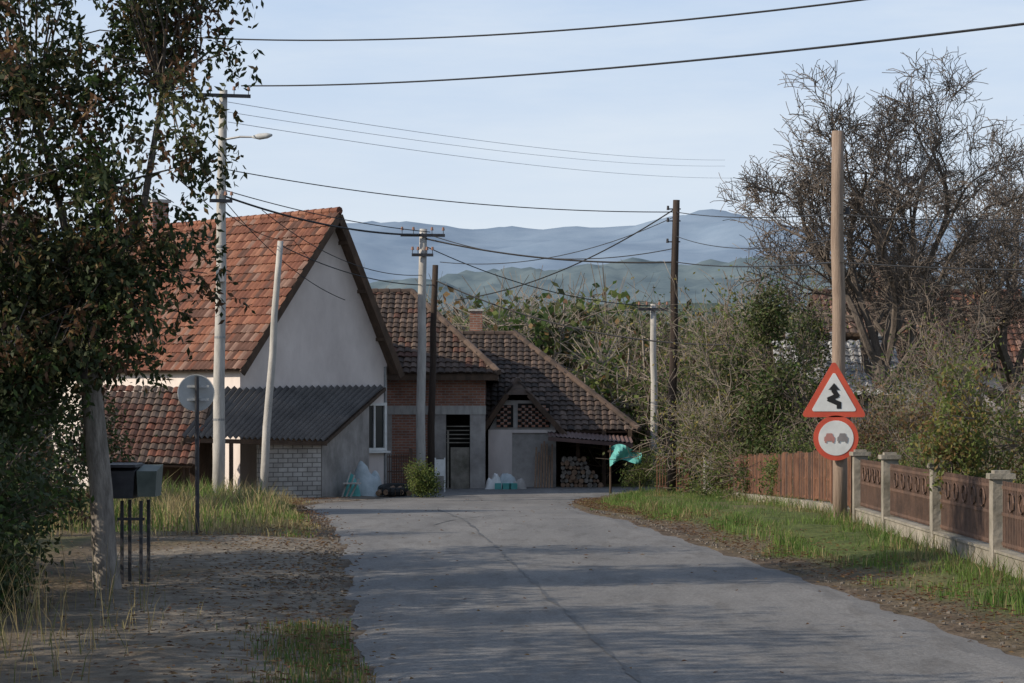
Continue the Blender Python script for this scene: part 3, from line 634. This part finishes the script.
# ------------------------------------------------------------------ barn
G=Grp('farm_barn',(1,79,-.75)); yb_=79.0
x0=WX(478,yb_); x1=WX(638,yb_); ez=1.15; rzz=4.45; ry=85; rx0=-2.8; rx1=.1
tilepart(G,'roof',[[(x0-1.5,yb_-.4,ez),(x1,yb_-.4,ez),(rx1,ry,rzz),(rx0,ry,rzz)],[(x1,yb_-.4,ez),(x1,91,ez),(rx1,ry,rzz)],[(x1,91,ez),(x0-1.5,91,ez),(rx0,ry,rzz),(rx1,ry,rzz)]],TB,.23,.34,[((rx1,ry,rzz+.05),(rx0,ry,rzz+.05)),((rx1,ry,rzz+.05),(x1,yb_-.4,ez+.08))])
ga=WX(489,78.3); gb=WX(556,78.3); gyf=78.2; gm=(ga+gb)/2-.15; gzz=2.75
mb=MB()
mb.face([(ga,gyf,-.8),(gb,gyf,-.8),(gb,gyf,1.2),(gm+.42,gyf,2.15),(gm-.42,gyf,2.15),(ga,gyf,1.2)]); mb.face([(gb,gyf,-.8),(gb,82,-.8),(gb,82,1.2),(gb,gyf,1.2)]); mb.face([(ga,82,-.8),(ga,gyf,-.8),(ga,gyf,1.2),(ga,82,1.2)])
G.part('gable_wall',mb,M['plaster_grey'])
mb=MB(); mb.wall((ga-.02,gyf-.06),(ga+.75,gyf-.06),-.8,1.1,.055); mb.wall((ga-.02,gyf-.07),(gb,gyf-.07),1.1,1.2,.065); G.part('white_pier',mb,M['plaster'])
mb=MB()
for (xa,xb,za_,zb2,cut) in [(ga+.25,gm-.15,1.28,2.0,-1),(gm+.0,gb-.2,1.28,2.05,1)]:
    mb.box(((xa+xb)/2,gyf-.03,(za_+zb2)/2),(xb-xa,.03,zb2-za_),1)  # near-black backing, paints the shade behind the brick lattice
    zz=za_;row=0
    while zz<zb2-.05:
        xx=xa+(.12 if row%2 else 0)
        while xx<xb-.1: mb.box((xx+.06,gyf-.07,zz+.04),(.115,.06,.075),0); xx+=.22
        zz+=.09; row+=1
G.part('lattice_vents',mb,[M['brick'],M['dark']])
e=gyf-.35
tilepart(G,'gable_roof',[[(ga-.3,84.5,1.0),(ga-.3,e,1.0),(gm-.35,e,2.35),(gm,e+.9,gzz),(gm,84.5,gzz)],[(gb+.3,e,1.0),(gb+.3,84.5,1.0),(gm,84.5,gzz),(gm,e+.9,gzz),(gm+.35,e,2.35)]],[TB[0],TB[2],TB[4],TB[1],TB[3]],.22,.33,[((gm,84,gzz+.05),(gm,e+.9,gzz+.05)),((gm,e+.9,gzz+.05),(ga-.3,e,1.1))])
mb=MB(); mb.face([(gm-.4,e,2.33),(gm+.4,e,2.33),(gm,e+.9,gzz+.03)]); 
mb.beam((ga-.32,e-.02,.97),(gm-.35,e-.02,2.32),.04,.16); mb.beam((gb+.32,e-.02,.97),(gm+.35,e-.02,2.32),.04,.16); G.part('gable_trim',mb,M['wood'])
mb=MB(); mb.wall((gb,82.2),(x1,82.2),-.9,1.3,.2); mb.wall((x0-1,79.6),(ga,79.6),-.9,1.15,.2); G.part('back_walls',mb,M['dark'])  # walls coloured near-black to paint in the shade of the open carport
mb=MB()
for u in (578,604,630): xx=WX(u,78.6); mb.box((xx,78.6,.2),(.13,.13,2.0))
G.part('carport_posts',mb,M['wood'])
mb=MB(); xa,xb=WX(548,77.2),WX(632,77.6)
for i in range(80):
    s0=i/80;s1=(i+1)/80; f_=lambda s,v:(xa+(xb-xa)*s,76.9+v*2.2,1.02-.22*s+v*.22+.02*math.cos(s*2*math.pi*20))
    mb.face([f_(s0,0),f_(s1,0),f_(s1,1),f_(s0,1)])
mb.beam((xa,76.92,.93),(xb,76.92,.71),.05,.12)
G.part('sheet_canopy',mb,M['corr_r'])
mb=MB(); pc=Vector((WX(476,86),86,4.6)); mb.box(pc,(.45,.45,1.5),0); mb.box(pc+Vector((0,0,.77)),(.55,.55,.08),1); G.part('chimney',mb,[M['brick'],M['concrete']])
mb=MB(); rn=random.Random(3)
for r_ in range(7):
    x=WX(560,78)+rn.uniform(0,.08)
    while x<WX(600,78)-r_*.09:
        rr=rn.uniform(.05,.095); mb.cyl((x+rr,77.7+rn.uniform(-.12,.1),-.58+r_*.14+rn.uniform(-.02,.02)),(x+rr,78.4,-.58+r_*.14),rr,rr*.95,7,rn.randrange(2)); x+=rr*2
single('firewood_pile',mb,[M['log'],M['bark_l']],(0,0,0))
def simple_house(name,x0,x1,y0,y1,ze,zr,TM,wallm,cf=.45,chim=True):
    G=Grp(name,((x0+x1)/2,y0,gz(y0))); zb=gz(y0)-.3; mb=MB(); ym=(y0+y1)/2
    mb.box(((x0+x1)/2,ym,(zb+ze)/2),(x1-x0,y1-y0,ze-zb)); 
    for x in (x0,x1): mb.face([(x,y0,ze),(x,y1,ze),(x,ym,zr-.1)])
    G.part('walls',mb,wallm)
    tilepart(G,'roof',[[(x0-.4,y0-.4,ze-.1),(x1+.4,y0-.4,ze-.1),(x1+.4,ym,zr),(x0-.4,ym,zr)],[(x1+.4,y1+.4,ze-.1),(x0-.4,y1+.4,ze-.1),(x0-.4,ym,zr),(x1+.4,ym,zr)]],TM,.24,.35,[((x0-.4,ym,zr+.05),(x1+.4,ym,zr+.05))])
    mb=MB(); 
    for k in range(2): window(mb,(x0+(x1-x0)*(.3+.4*k),y0,zb+1.7),1,0,1.1,1.2)
    G.part('windows',mb,[M['white'],M['glass']])
    if chim:
        mb=MB(); mb.box((x0+(x1-x0)*cf,ym-.5,zr+.25),(.5,.5,1.3)); mb.box((x0+(x1-x0)*cf,ym-.5,zr+.95),(.62,.62,.1),1); G.part('chimney',mb,[M['brick'],M['concrete']])
simple_house('village_house',10.4,16.5,77,84,3.2,5.7,[TB[2],TR[3],TR[0],TR[4]],M['plaster'],.29)
simple_house('garden_shed',7.0,9.2,60,63.5,2.3,3.7,[M['corr_p'],M['corr_p']],M['plaster_grey'],chim=False)
simple_house('village_house',-19,-9.7,44,51,2.9,5.6,[TB[0],TR[3],TB[2]],M['plaster_pink'])
# ------------------------------------------------------------------ poles
def pole(name,base,top,r0,r1,mt,arms=(),n=12):
    G=Grp(name,base); base=Vector(base);top=Vector(top); mb=MB(); N=7
    mb.tube([base.lerp(top,k/N)+Vector((.015*math.sin(k*2.1),.01*math.cos(k*1.7),-.3 if k==0 else 0)) for k in range(N+1)],[r0+(r1-r0)*k/N for k in range(N+1)],n,0,True)
    G.part('shaft',mb,mt,True)
    if arms:
        mb=MB()
        for (zt,half,ang) in arms:
            p=base.lerp(top,zt); d=Vector((math.cos(ang),math.sin(ang),0))
            mb.beam(p-d*half+Vector((0,-r1-.05,0)),p+d*half+Vector((0,-r1-.05,0)),.07,.09,0)
            for s in (-1,-.45,.45,1):
                q=p+d*half*s*.93+Vector((0,-r1-.05,.05)); mb.cyl(q,q+Vector((0,0,.1)),.012,.012,6,0); mb.cyl(q+Vector((0,0,.1)),q+Vector((0,0,.2)),.05,.03,8,1)
        G.part('crossarms',mb,[M['metal_d'],M['ceramic']])
    return G
b1_=Vector((WX(218,64),64,gz(64))); T1=W(223,90,64)
G=pole('concrete_utility_pole',b1_,T1,.17,.105,M['concrete'],[(.985,.75,.25),(.73,.3,.25)])
mb=MB(); a=W(224,140,64); a.y-=.1; e=W(256,137,63.6); mb.tube([a,a.lerp(e,.5)+Vector((0,0,.04)),e],[.03,.028,.025],8,0); G.part('lamp_arm',mb,M['metal_g'])
mb=MB(); h=W(272,135,63.4); 
mb.tube([e-Vector((.1,0,0)),e.lerp(h,.2),e.lerp(h,.7),h],[.03,.085,.075,.03],10,0,True); G.part('lamp_head',mb,M['metal_back'],True)
mb=MB(); p=b1_.lerp(T1,.55); mb.box(p+Vector((.02,-.22,0)),(.22,.16,.35)); 
for t in (.2,.4,.62,.75,.85): q=b1_.lerp(T1,t); mb.tube([q-Vector((0,0,.03)),q+Vector((0,0,.03))],[.175-.06*t]*2,12,0,True)
G.part('junction_box_and_bands',mb,M['metal_g'])
b2=Vector((WX(262,66),66,gz(66))); T2=W(280,241,66); pole('leaning_concrete_pole',b2,T2,.12,.08,M['concrete'],())
b3=Vector((WX(420,74),74,gz(74))); T3=W(423,229,74); pole('concrete_utility_pole',b3,T3,.15,.115,M['concrete'],[(.975,.68,.15),(.9,.33,.15)])
b4=Vector((WX(430,74.8),74.8,gz(74.8))); T4=W(435,265,74.8); G=pole('wooden_utility_pole',b4,T4,.12,.09,M['wood_d'])
b5=Vector((WX(671,68),68,gz(68))); T5=W(676,200,68); G=pole('wooden_utility_pole',b5,T5,.13,.095,M['wood_d'])
mb=MB(); 
for k in (.97,.93,.86): p=b5.lerp(T5,k); mb.cyl(p+Vector((-.2,0,0)),p+Vector((.14,0,0)),.02,.02,6); mb.cyl(p+Vector((-.22,0,-.03)),p+Vector((-.22,0,.09)),.04,.03,8)
G.part('insulators',mb,M['metal_d'])
b6=Vector((WX(655,80),80,gz(80))); T6=W(653,304,80); pole('concrete_utility_pole',b6,T6,.13,.095,M['concrete'],[(.97,.5,.1)])
b7=Vector((WX(840,38.8),38.8,gz(38.8)+.1)); T7=W(837,131,38.8)
Gp=pole('wooden_utility_pole',b7,T7,.12,.095,M['wood_l'])
mb=MB(); p=b7.lerp(T7,.79); mb.cyl(p+Vector((-.16,0,0)),p+Vector((.16,0,0)),.018,.018,6); mb.cyl(p+Vector((.16,-.0,-.02)),p+Vector((.16,0,.1)),.035,.03,8); G=Gp; G.part('bracket',mb,M['metal_d'])
def rtri(cx,cz,s,rc,n=6):
    h=s*math.sqrt(3)/2; V=[Vector((cx-s/2,0,cz-h/3)),Vector((cx+s/2,0,cz-h/3)),Vector((cx,0,cz+2*h/3))]; out=[]
    C0=Vector((cx,0,cz)); 
    for i,v in enumerate(V):
        ins=v+(C0-v).normalized()*rc*2; a0=math.atan2((v-C0).z,(v-C0).x)
        for k in range(n+1):
            a=a0-math.pi/3+2*math.pi/3*k/n; out.append((ins.x+rc*math.cos(a),ins.z+rc*math.sin(a)))
    return out
ys_=38.62; 
cT=W(834,398,ys_); cC=W(836,438,ys_)
G=Grp('bend_warning_sign',(cT.x,ys_,cT.z)); mb=MB(); 
def plate(mb,o,y,th,m): 
    i=len(mb.v); n_=len(o); mb.v+=[(x,y,z) for x,z in o]+[(x,y+th,z) for x,z in o]
    mb.f.append(tuple(range(i,i+n_))); mb.m.append(m); mb.f.append(tuple(range(i+2*n_-1,i+n_-1,-1))); mb.m.append(m)
    for k in range(n_): mb.f.append((i+k,i+n_+k,i+n_+(k+1)%n_,i+(k+1)%n_)); mb.m.append(m)
plate(mb,rtri(cT.x,cT.z,1.06,.045),ys_,.012,0); G.part('red_border',mb,M['red'])
mb=MB(); plate(mb,rtri(cT.x,cT.z,.74,.03),ys_-.006,.005,0); G.part('white_face',mb,M['white'])
mb=MB()
def stroke(pts,w):
    for a,b in zip(pts,pts[1:]):
        a=Vector((a[0],0,a[1]));b=Vector((b[0],0,b[1]));d=(b-a).normalized();s=Vector((-d.z,0,d.x))*w/2; a=a-d*w*.3;b=b+d*w*.3
        mb.face([Vector((cT.x,ys_-.010-.0004*len(mb.f),cT.z))+q for q in (a-s,b-s,b+s,a+s)])
stroke([(.08,-.15),(.08,-.09),(-.08,-.02),(.05,.04),(.0,.11),(.0,.15)],.075)
mb.face([(cT.x-.09,ys_-.014,cT.z+.13),(cT.x+.09,ys_-.014,cT.z+.13),(cT.x+.0,ys_-.014,cT.z+.24)])
G.part('bend_symbol',mb,M['black'])
mb=MB(); mb.box((cT.x,ys_+.04,cT.z-.1),(.3,.05,.05)); G.part('clamp',mb,M['metal_g'])
G=Grp('no_overtaking_sign',(cC.x,ys_,cC.z)); mb=MB(); mb.cyl((cC.x,ys_,cC.z),(cC.x,ys_+.012,cC.z),.36,.36,40); G.part('red_disc',mb,M['red'])
mb=MB(); mb.cyl((cC.x,ys_-.006,cC.z),(cC.x,ys_-.001,cC.z),.28,.28,40); G.part('white_face',mb,M['white'])
mb=MB(); y=ys_-.012
for sx,mm in ((-.105,0),(.105,1)):
    o=[(-.085,-.05),(.085,-.05),(.085,.01),(.06,.03),(.045,.075),(-.045,.075),(-.06,.03),(-.085,.01)]
    mb.face([(cC.x+sx+a_,y,cC.z+b__) for a_,b__ in o],mm); mb.box((cC.x+sx-.06,y,cC.z-.064),(.03,.003,.026),mm); mb.box((cC.x+sx+.06,y,cC.z-.064),(.03,.003,.026),mm)
G.part('car_symbols',mb,[M['pinkp'],M['greyp']])
mb=MB(); mb.box((cC.x,ys_+.04,cC.z),(.3,.05,.05)); G.part('clamp',mb,M['metal_g'])
D=36.5; c=W(196,393,D); G=Grp('round_traffic_sign',(c.x,D,gz(D))); mb=MB()
mb.cyl((c.x,D,c.z),(c.x-.005,D+.015,c.z),.275,.275,40,0); 
for k in range(40):
    a=2*math.pi*k/40;b_=2*math.pi*(k+1)/40; mb.beam((c.x+.275*math.cos(a),D-.008,c.z+.275*math.sin(a)),(c.x+.275*math.cos(b_),D-.008,c.z+.275*math.sin(b_)),.018,.012,0)
mb.box((c.x,D-.03,c.z+.1),(.4,.03,.035),0); mb.box((c.x,D-.03,c.z-.1),(.4,.03,.035),0)
G.part('sign_plate',mb,M['metal_back']); mb=MB(); mb.cyl((c.x+.03,D-.06,gz(D)-.2),(c.x+.02,D-.06,c.z+.25),.032,.032,12); G.part('post',mb,M['metal_d'])
D=26.5; G=Grp('metal_box_on_stand',(WX(128,D),D,0)); mb=MB()
for u in (122,141): x=WX(u,D); mb.box((x,D,.45),(.035,.035,1.0)); mb.box((x+.03,D+.35,.45),(.035,.035,1.0))
mb.box((WX(131,D),D,.75),(.3,.03,.03)); G.part('stand',mb,M['metal_d'])
mb=MB(); x=WX(124,D); mb.hexa([(x-.17,D-.15,.98),(x+.12,D-.15,.98),(x+.12,D+.4,.98),(x-.17,D+.4,.98)],[(x-.2,D-.18,1.28),(x+.14,D-.18,1.28),(x+.14,D+.42,1.36),(x-.2,D+.42,1.36)]); mb.box((x-.03,D+.1,1.335),(.38,.66,.03)); G.part('box',mb,M['metal_d'])
mb=MB(); x=WX(148,D); mb.hexa([(x-.09,D-.15,1.0),(x+.10,D-.15,1.0),(x+.10,D+.3,1.0),(x-.09,D+.3,1.0)],[(x-.1,D-.17,1.28),(x+.12,D-.17,1.28),(x+.12,D+.32,1.34),(x-.1,D+.32,1.34)]); G.part('green_box',mb,M['greenbox'])
# ------------------------------------------------------------------ fences
FX=5.5
G=Grp('rusty_metal_fence',(FX,39,gz(39))); mb=MB(); y=39.0; rn=random.Random(8)
while y<67.5:
    y2=min(y+2.4,67.6)
    mb.box((FX,y,gz(y)+.65),(.08,.08,1.15),0)
    for zz in (.08,.42,.80): mb.beam((FX,y+.04,gz(y)+.3+zz),(FX,y2-.04,gz(y2)+.3+zz),.03,.035,0)
    yy_=y+.1
    while yy_<y2-.05:
        mb.box((FX-.02+rn.gauss(0,.004),yy_,gz(yy_)+.76+rn.gauss(0,.012)),(.018,.05,.86),rn.choice([0,0,1])); yy_+=.15
    y=y2
G.part('pickets',mb,[M['rust'],M['rust2']]); mb=MB(); y=39.2
while y<67.5:
    mb.hexa([(FX-.12,y,gz(y)-.1),(FX+.12,y,gz(y)-.1),(FX+.12,y+2.38,gz(y+2.4)-.1),(FX-.12,y+2.38,gz(y+2.4)-.1)],[(FX-.12,y,gz(y)+.31),(FX+.12,y,gz(y)+.31),(FX+.12,y+2.38,gz(y+2.4)+.31),(FX-.12,y+2.38,gz(y+2.4)+.31)]); y+=2.4
G.part('plinth_wall',mb,M['concrete_d'])
G=Grp('concrete_post_fence',(FX,31,0)); mp_=MB(); mw=MB(); mr=MB()
py=[38.2,35.2,31.1,27.2,23.4,19.6,15.8]
for y in py:
    dz=rn.gauss(0,.015)
    mp_.box((FX,y,.55+dz),(.22,.22,1.3)); mp_.box((FX,y,1.23+dz),(.29,.29,.06),0,rn.gauss(0,.03)); mp_.box((FX,y,1.275+dz),(.18,.18,.04))
for a,b_ in zip(py[1:],py):
    mw.box((FX,(a+b_)/2,.14),(.16,b_-a-.23,.42)); mw.box((FX,(a+b_)/2,.365),(.2,b_-a-.23,.03))
    for zz in (.45,.78,1.08): mr.box((FX,(a+b_)/2,zz),(.03,b_-a-.24,.035))
    y=a+.2
    while y<b_-.15: mr.box((FX-.01,y,.78),(.014,.03,.74)); y+=.085
    n_=int((b_-a)/.6)
    for k in range(n_):
        yc=a+.35+k*(b_-a-.5)/n_; mr.tube([Vector((FX-.03,yc+.14*math.cos(t*.785),.93+.11*math.sin(t*.785))) for t in range(9)],[.012]*9,4,0)
G.part('posts',mp_,M['concrete_d']); G.part('plinth_wall',mw,M['concrete_d']); G.part('metal_panels',mr,M['rust2'])
G=Grp('garden_gate',(5.2,68.5,gz(68))); mb=MB()
for x in (4.95,5.45): mb.box((x,68.6,gz(68)+.7),(.14,.14,1.5))
for k in range(10): mb.box((4.2+k*.08-.05,69.2,gz(69)+.6),(.03,.03,1.15))
mb.beam((4.1,69.2,gz(69)+.3),(4.95,69.2,gz(69)+.3),.04,.04); mb.beam((4.1,69.2,gz(69)+1.1),(4.95,69.2,gz(69)+1.1),.04,.04); G.part('gate',mb,M['rust'])
G=Grp('gate_pillar',(WX(712,66),66,gz(66))); mb=MB(); x=WX(712,66)-.1
mb.box((x,66,gz(66)+.7),(.24,.24,1.6)); mb.box((x,66,gz(66)+1.53),(.34,.34,.07)); mb.cyl((x,66,gz(66)+1.56),(x,66,gz(66)+1.72),.05,.11,10); mb.cyl((x,66,gz(66)+1.72),(x,66,gz(66)+1.83),.12,.04,10); G.part('pillar_with_urn',mb,M['concrete'])
G=Grp('yard_fence',(-4,73.5,gz(73))); mb=MB(); 
for k in range(22): x=-4.7+k*.072; mb.box((x,74+k*.02,gz(74)+.55),(.025,.025,1.15))
for zz in (.15,.6,1.05): mb.beam((-4.72,74,gz(74)+zz),(-3.15,74.44,gz(74)+zz),.03,.04)
for x in (-4.75,-3.1): mb.box((x,74,gz(74)+.65),(.1,.1,1.35))
G.part('bars',mb,M['rust2'])
def drape(name,c,sx,sy,h,mt,seed,n=20):
    mb=MB(); z0=c[2]
    for j in range(n+1):
        for i in range(n+1):
            u=i/n*2-1;v=j/n*2-1; r=min(1,(abs(u)**3+abs(v)**3)**(1/3)); e=(1-r**3)
            x=c[0]+u*sx*(1+.12*noise.noise(Vector((u*2,v*2,seed)))); y=c[1]+v*sy
            z=z0+h*e*(.85+.45*noise.noise(Vector((u*1.6+seed,v*1.6,0))))+.09*abs(noise.noise(Vector((u*6,v*6,seed))))*e
            mb.v.append((x,y,z))
    for j in range(n):
        for i in range(n): a=j*(n+1)+i; mb.f.append((a,a+1,a+n+2,a+n+1)); mb.m.append(0)
    return single(name,mb,[mt],(c[0],c[1],z0),True)
G_=gz(70)
drape('tarpaulin_covered_heap',(WX(366,69.8),69.8,G_),.5,.55,.9,M['tarp_w'],4)
drape('teal_tarpaulin',(WX(352,69),69,G_),.25,.3,.6,M['tarp'],7)
mb=MB(); 
for k in range(3):
    a=Vector((WX(340,68.5)+.05+k*.12,68.4,G_)); mb.beam(a,a+Vector((.25,.1,.75-.1*k)),.04,.04)
mb.box((WX(352,68.3),68.3,G_+.42),(.5,.3,.04)); single('wooden_trestle',mb,[M['concrete']],(0,0,0))
mb=MB(); c=Vector((WX(396,69.5),69.5,G_+.2))
for k in range(20):
    a=2*math.pi*k/20;b_=2*math.pi*(k+1)/20
    mb.tube([c+Vector((.42*math.cos(a),.28*math.sin(a),.06*math.sin(a))),c+Vector((.42*math.cos(b_),.28*math.sin(b_),.06*math.sin(b_)))],[.13,.13],8,0)
for k in range(5): mb.cyl(c+Vector((-.5+k*.22,-.35,-.1+.03*(k%2))),c+Vector((-.3+k*.22,.2,.05)),.08,.07,8,1)
single('tyre_and_logs',mb,[M['rubber'],M['log']])
G=Grp('notice_board',(WX(440,73),73,gz(73))); mb=MB(); x=WX(440,73)
for s in (-.14,.14): mb.box((x+s,73,gz(73)+.5),(.04,.04,1.1))
G.part('legs',mb,M['white']); mb=MB(); mb.box((x,72.97,gz(73)+.75),(.32,.02,.5)); G.part('board',mb,M['white'])
drape('heap_of_sacks',(WX(506,76.4),76.4,gz(77)),.42,.4,.42,M['tarp_w'],9); drape('heap_of_sacks',(WX(494,76.2),76.2,gz(77)),.28,.3,.5,M['white'],2); drape('heap_of_sacks',(WX(519,76.2),76.2,gz(77)),.25,.25,.3,M['plaster_grey'],5)
mb=MB(); x=WX(505,75.8)
for k in range(3): mb.box((x-.22+k*.24,75.8,gz(76)+.1),(.2,.3,.2),0,.1*k)
single('green_crates',mb,[M['tarp']])
mb=MB(); x=WX(535,77.6)
for k in range(7): mb.beam((x+k*.09,77.4,gz(77)),(x+.05+k*.085,78.05,gz(77)+rn.uniform(1.0,1.5)),.05,.03)
single('leaning_planks',mb,[M['log']])
mb=MB(); n=10; o=W(618,448,72)
for j in range(n+1):
    for i in range(n+1):
        u=i/n;v=j/n; mb.v.append((o.x-.25+u*.95,72+.12*math.sin(u*9+v*4)-v*.1,o.z-.55*v*(1-.4*u)+.12*math.sin(u*5)))
for j in range(n):
    for i in range(n): a=j*(n+1)+i; mb.f.append((a,a+1,a+n+2,a+n+1)); mb.m.append(0)
for x in (o.x-.22,o.x+.66): mb.cyl((x,72.05,gz(72)-.1),(x,72.05,o.z+.08),.035,.03,8,1)
mb.beam((o.x-.3,72.05,o.z-.1),(o.x+.75,72.05,o.z-.1),.04,.05,1)
single('tarpaulin_on_frame',mb,[M['tarp'],M['wood']])
# ------------------------------------------------------------------ wires
def wire(a,b,sag,r=.012,m='wire',N=28,name='overhead_wire'):
    a=Vector(a);b=Vector(b); mb=MB(); pts=[]
    for i in range(N+1):
        t=i/N; p=a.lerp(b,t); p.z-=4*sag*t*(1-t); pts.append(p)
    mb.tube(pts,[r]*(N+1),5,0); single(name,mb,[M[m]])
wire(W(100,30,58),W(1130,-38,30),.55,.016)
wire(W(-150,62,58),W(100,30,58),.2,.016)
wire(T1+Vector((.5,-.1,.1)),W(1120,12,30),.25,.019)
wire(T1+Vector((-.6,-.1,.1)),W(-150,95,50),.25,.019)
wire(W(228,102,64),W(725,160,150),.4,.009,'wire_g'); wire(W(228,122,64),W(735,178,150),.4,.009,'wire_g'); wire(W(228,112,64),W(725,166,150),.4,.008,'wire_g')
wire(W(224,169,64),W(676,212,68),.3,.014); wire(W(676,212,68),W(838,214,38.8),.1,.012); wire(W(838,214,38.8),W(1150,212,30),.1,.010)
wire(W(224,196,64),W(423,235,74),.25,.03); wire(W(224,190,64),W(430,232,74),.15,.014)
wire(W(423,238,74),W(676,262,68),.25,.026); wire(W(676,262,68),W(838,262,38.8),.1,.015); wire(W(838,262,38.8),W(1150,270,30),.05,.011)
wire(W(430,235,74),W(676,248,68),.5,.014); wire(W(676,236,68),W(838,238,38.8),.25,.010)
wire(W(676,208,68),W(455,300,80),.45,.02)
wire(W(676,216,68),W(440,262,74),.5,.012)
wire(W(280,245,66),W(435,285,74.8),.3,.016); wire(W(435,280,74.8),W(730,345,66),.5,.022); wire(W(300,240,72),W(218,205,64),.3,.012)
wire(W(262,210,64),W(423,275,74),.5,.012); wire(W(224,200,64),W(345,300,71.2),.35,.012)
wire(W(653,306,80),W(423,245,74),.4,.016); wire(W(676,300,68),W(653,310,80),.1,.014)
wire(W(730,345,66),W(900,330,60),.5,.014)
# ------------------------------------------------------------------ world, sun, camera
sd=Vector((-.84,-.27,.53)).normalized(); el_=math.asin(sd.z); az=math.atan2(sd.x,sd.y)
w=bpy.data.worlds.new('World'); sc.world=w; w.use_nodes=True; n=w.node_tree.nodes; l=w.node_tree.links; bg=n['Background']
sk=n.new('ShaderNodeTexSky'); sk.sky_type='NISHITA'; sk.sun_disc=False; sk.sun_elevation=el_; sk.sun_rotation=az%(2*math.pi); sk.dust_density=1.0; sk.air_density=1.0; sk.ozone_density=1.5
tc=n.new('ShaderNodeTexCoord'); mp=n.new('ShaderNodeMapping'); mp.inputs['Scale'].default_value=(1.2,1.2,7); mp.inputs['Rotation'].default_value=(0,math.radians(8),0); l.new(tc.outputs['Generated'],mp.inputs[0])
t=n.new('ShaderNodeTexNoise'); t.inputs['Scale'].default_value=4.5; t.inputs['Detail'].default_value=9; t.inputs['Roughness'].default_value=.6; l.new(mp.outputs[0],t.inputs['Vector'])
r=n.new('ShaderNodeMapRange'); r.inputs[1].default_value=.36; r.inputs[2].default_value=.66; r.inputs[3].default_value=.0; r.inputs[4].default_value=1; l.new(t.outputs['Fac'],r.inputs[0])
sx=n.new('ShaderNodeSeparateXYZ'); l.new(tc.outputs['Generated'],sx.inputs[0])
hz=n.new('ShaderNodeMapRange'); hz.interpolation_type='SMOOTHSTEP'; hz.inputs[1].default_value=.16; hz.inputs[2].default_value=.6; hz.inputs[3].default_value=.88; hz.inputs[4].default_value=.33; l.new(sx.outputs[2],hz.inputs[0])
hc=n.new('ShaderNodeMapRange'); hc.inputs[1].default_value=.05; hc.inputs[2].default_value=.17; l.new(sx.outputs[2],hc.inputs[0])
cc=n.new('ShaderNodeMix'); cc.data_type='RGBA'; cc.inputs[6].default_value=(4.9,5.4,6.1,1); cc.inputs[7].default_value=(3.6,4.5,5.9,1); l.new(hc.outputs[0],cc.inputs[0])
c2=n.new('ShaderNodeMix'); c2.data_type='RGBA'; c2.inputs[7].default_value=(5.4,5.8,6.3,1); mm=n.new('ShaderNodeMath'); mm.operation='MULTIPLY'; mm.inputs[1].default_value=.55; l.new(r.outputs[0],mm.inputs[0]); l.new(mm.outputs[0],c2.inputs[0]); l.new(cc.outputs[2],c2.inputs[6])
mxn=n.new('ShaderNodeMix'); mxn.data_type='RGBA'; l.new(c2.outputs[2],mxn.inputs[7]); l.new(hz.outputs[0],mxn.inputs[0]); l.new(sk.outputs[0],mxn.inputs[6]); l.new(mxn.outputs[2],bg.inputs['Color'])
bg.inputs['Strength'].default_value=.15
L=bpy.data.lights.new('sun','SUN'); L.energy=5.0; L.angle=math.radians(.5); L.color=(1,.88,.72); lo=link(bpy.data.objects.new('sun',L)); lo.rotation_euler=(-sd).to_track_quat('-Z','Y').to_euler(); lo.location=(-20,10,30)
cam=bpy.data.cameras.new('camera'); cam.lens=85; cam.sensor_width=36; cam.shift_y=(HY-341.5)/1024; cam.clip_end=20000; cam.clip_start=.5
co=link(bpy.data.objects.new('camera',cam)); co.location=(0,0,CH); co.rotation_euler=(math.radians(90),0,0); sc.camera=co
sc.view_settings.view_transform='Standard'; sc.view_settings.look='None'; sc.view_settings.exposure=0
print('faces',sum(len(o.data.polygons) for o in sc.objects if o.type=='MESH'))
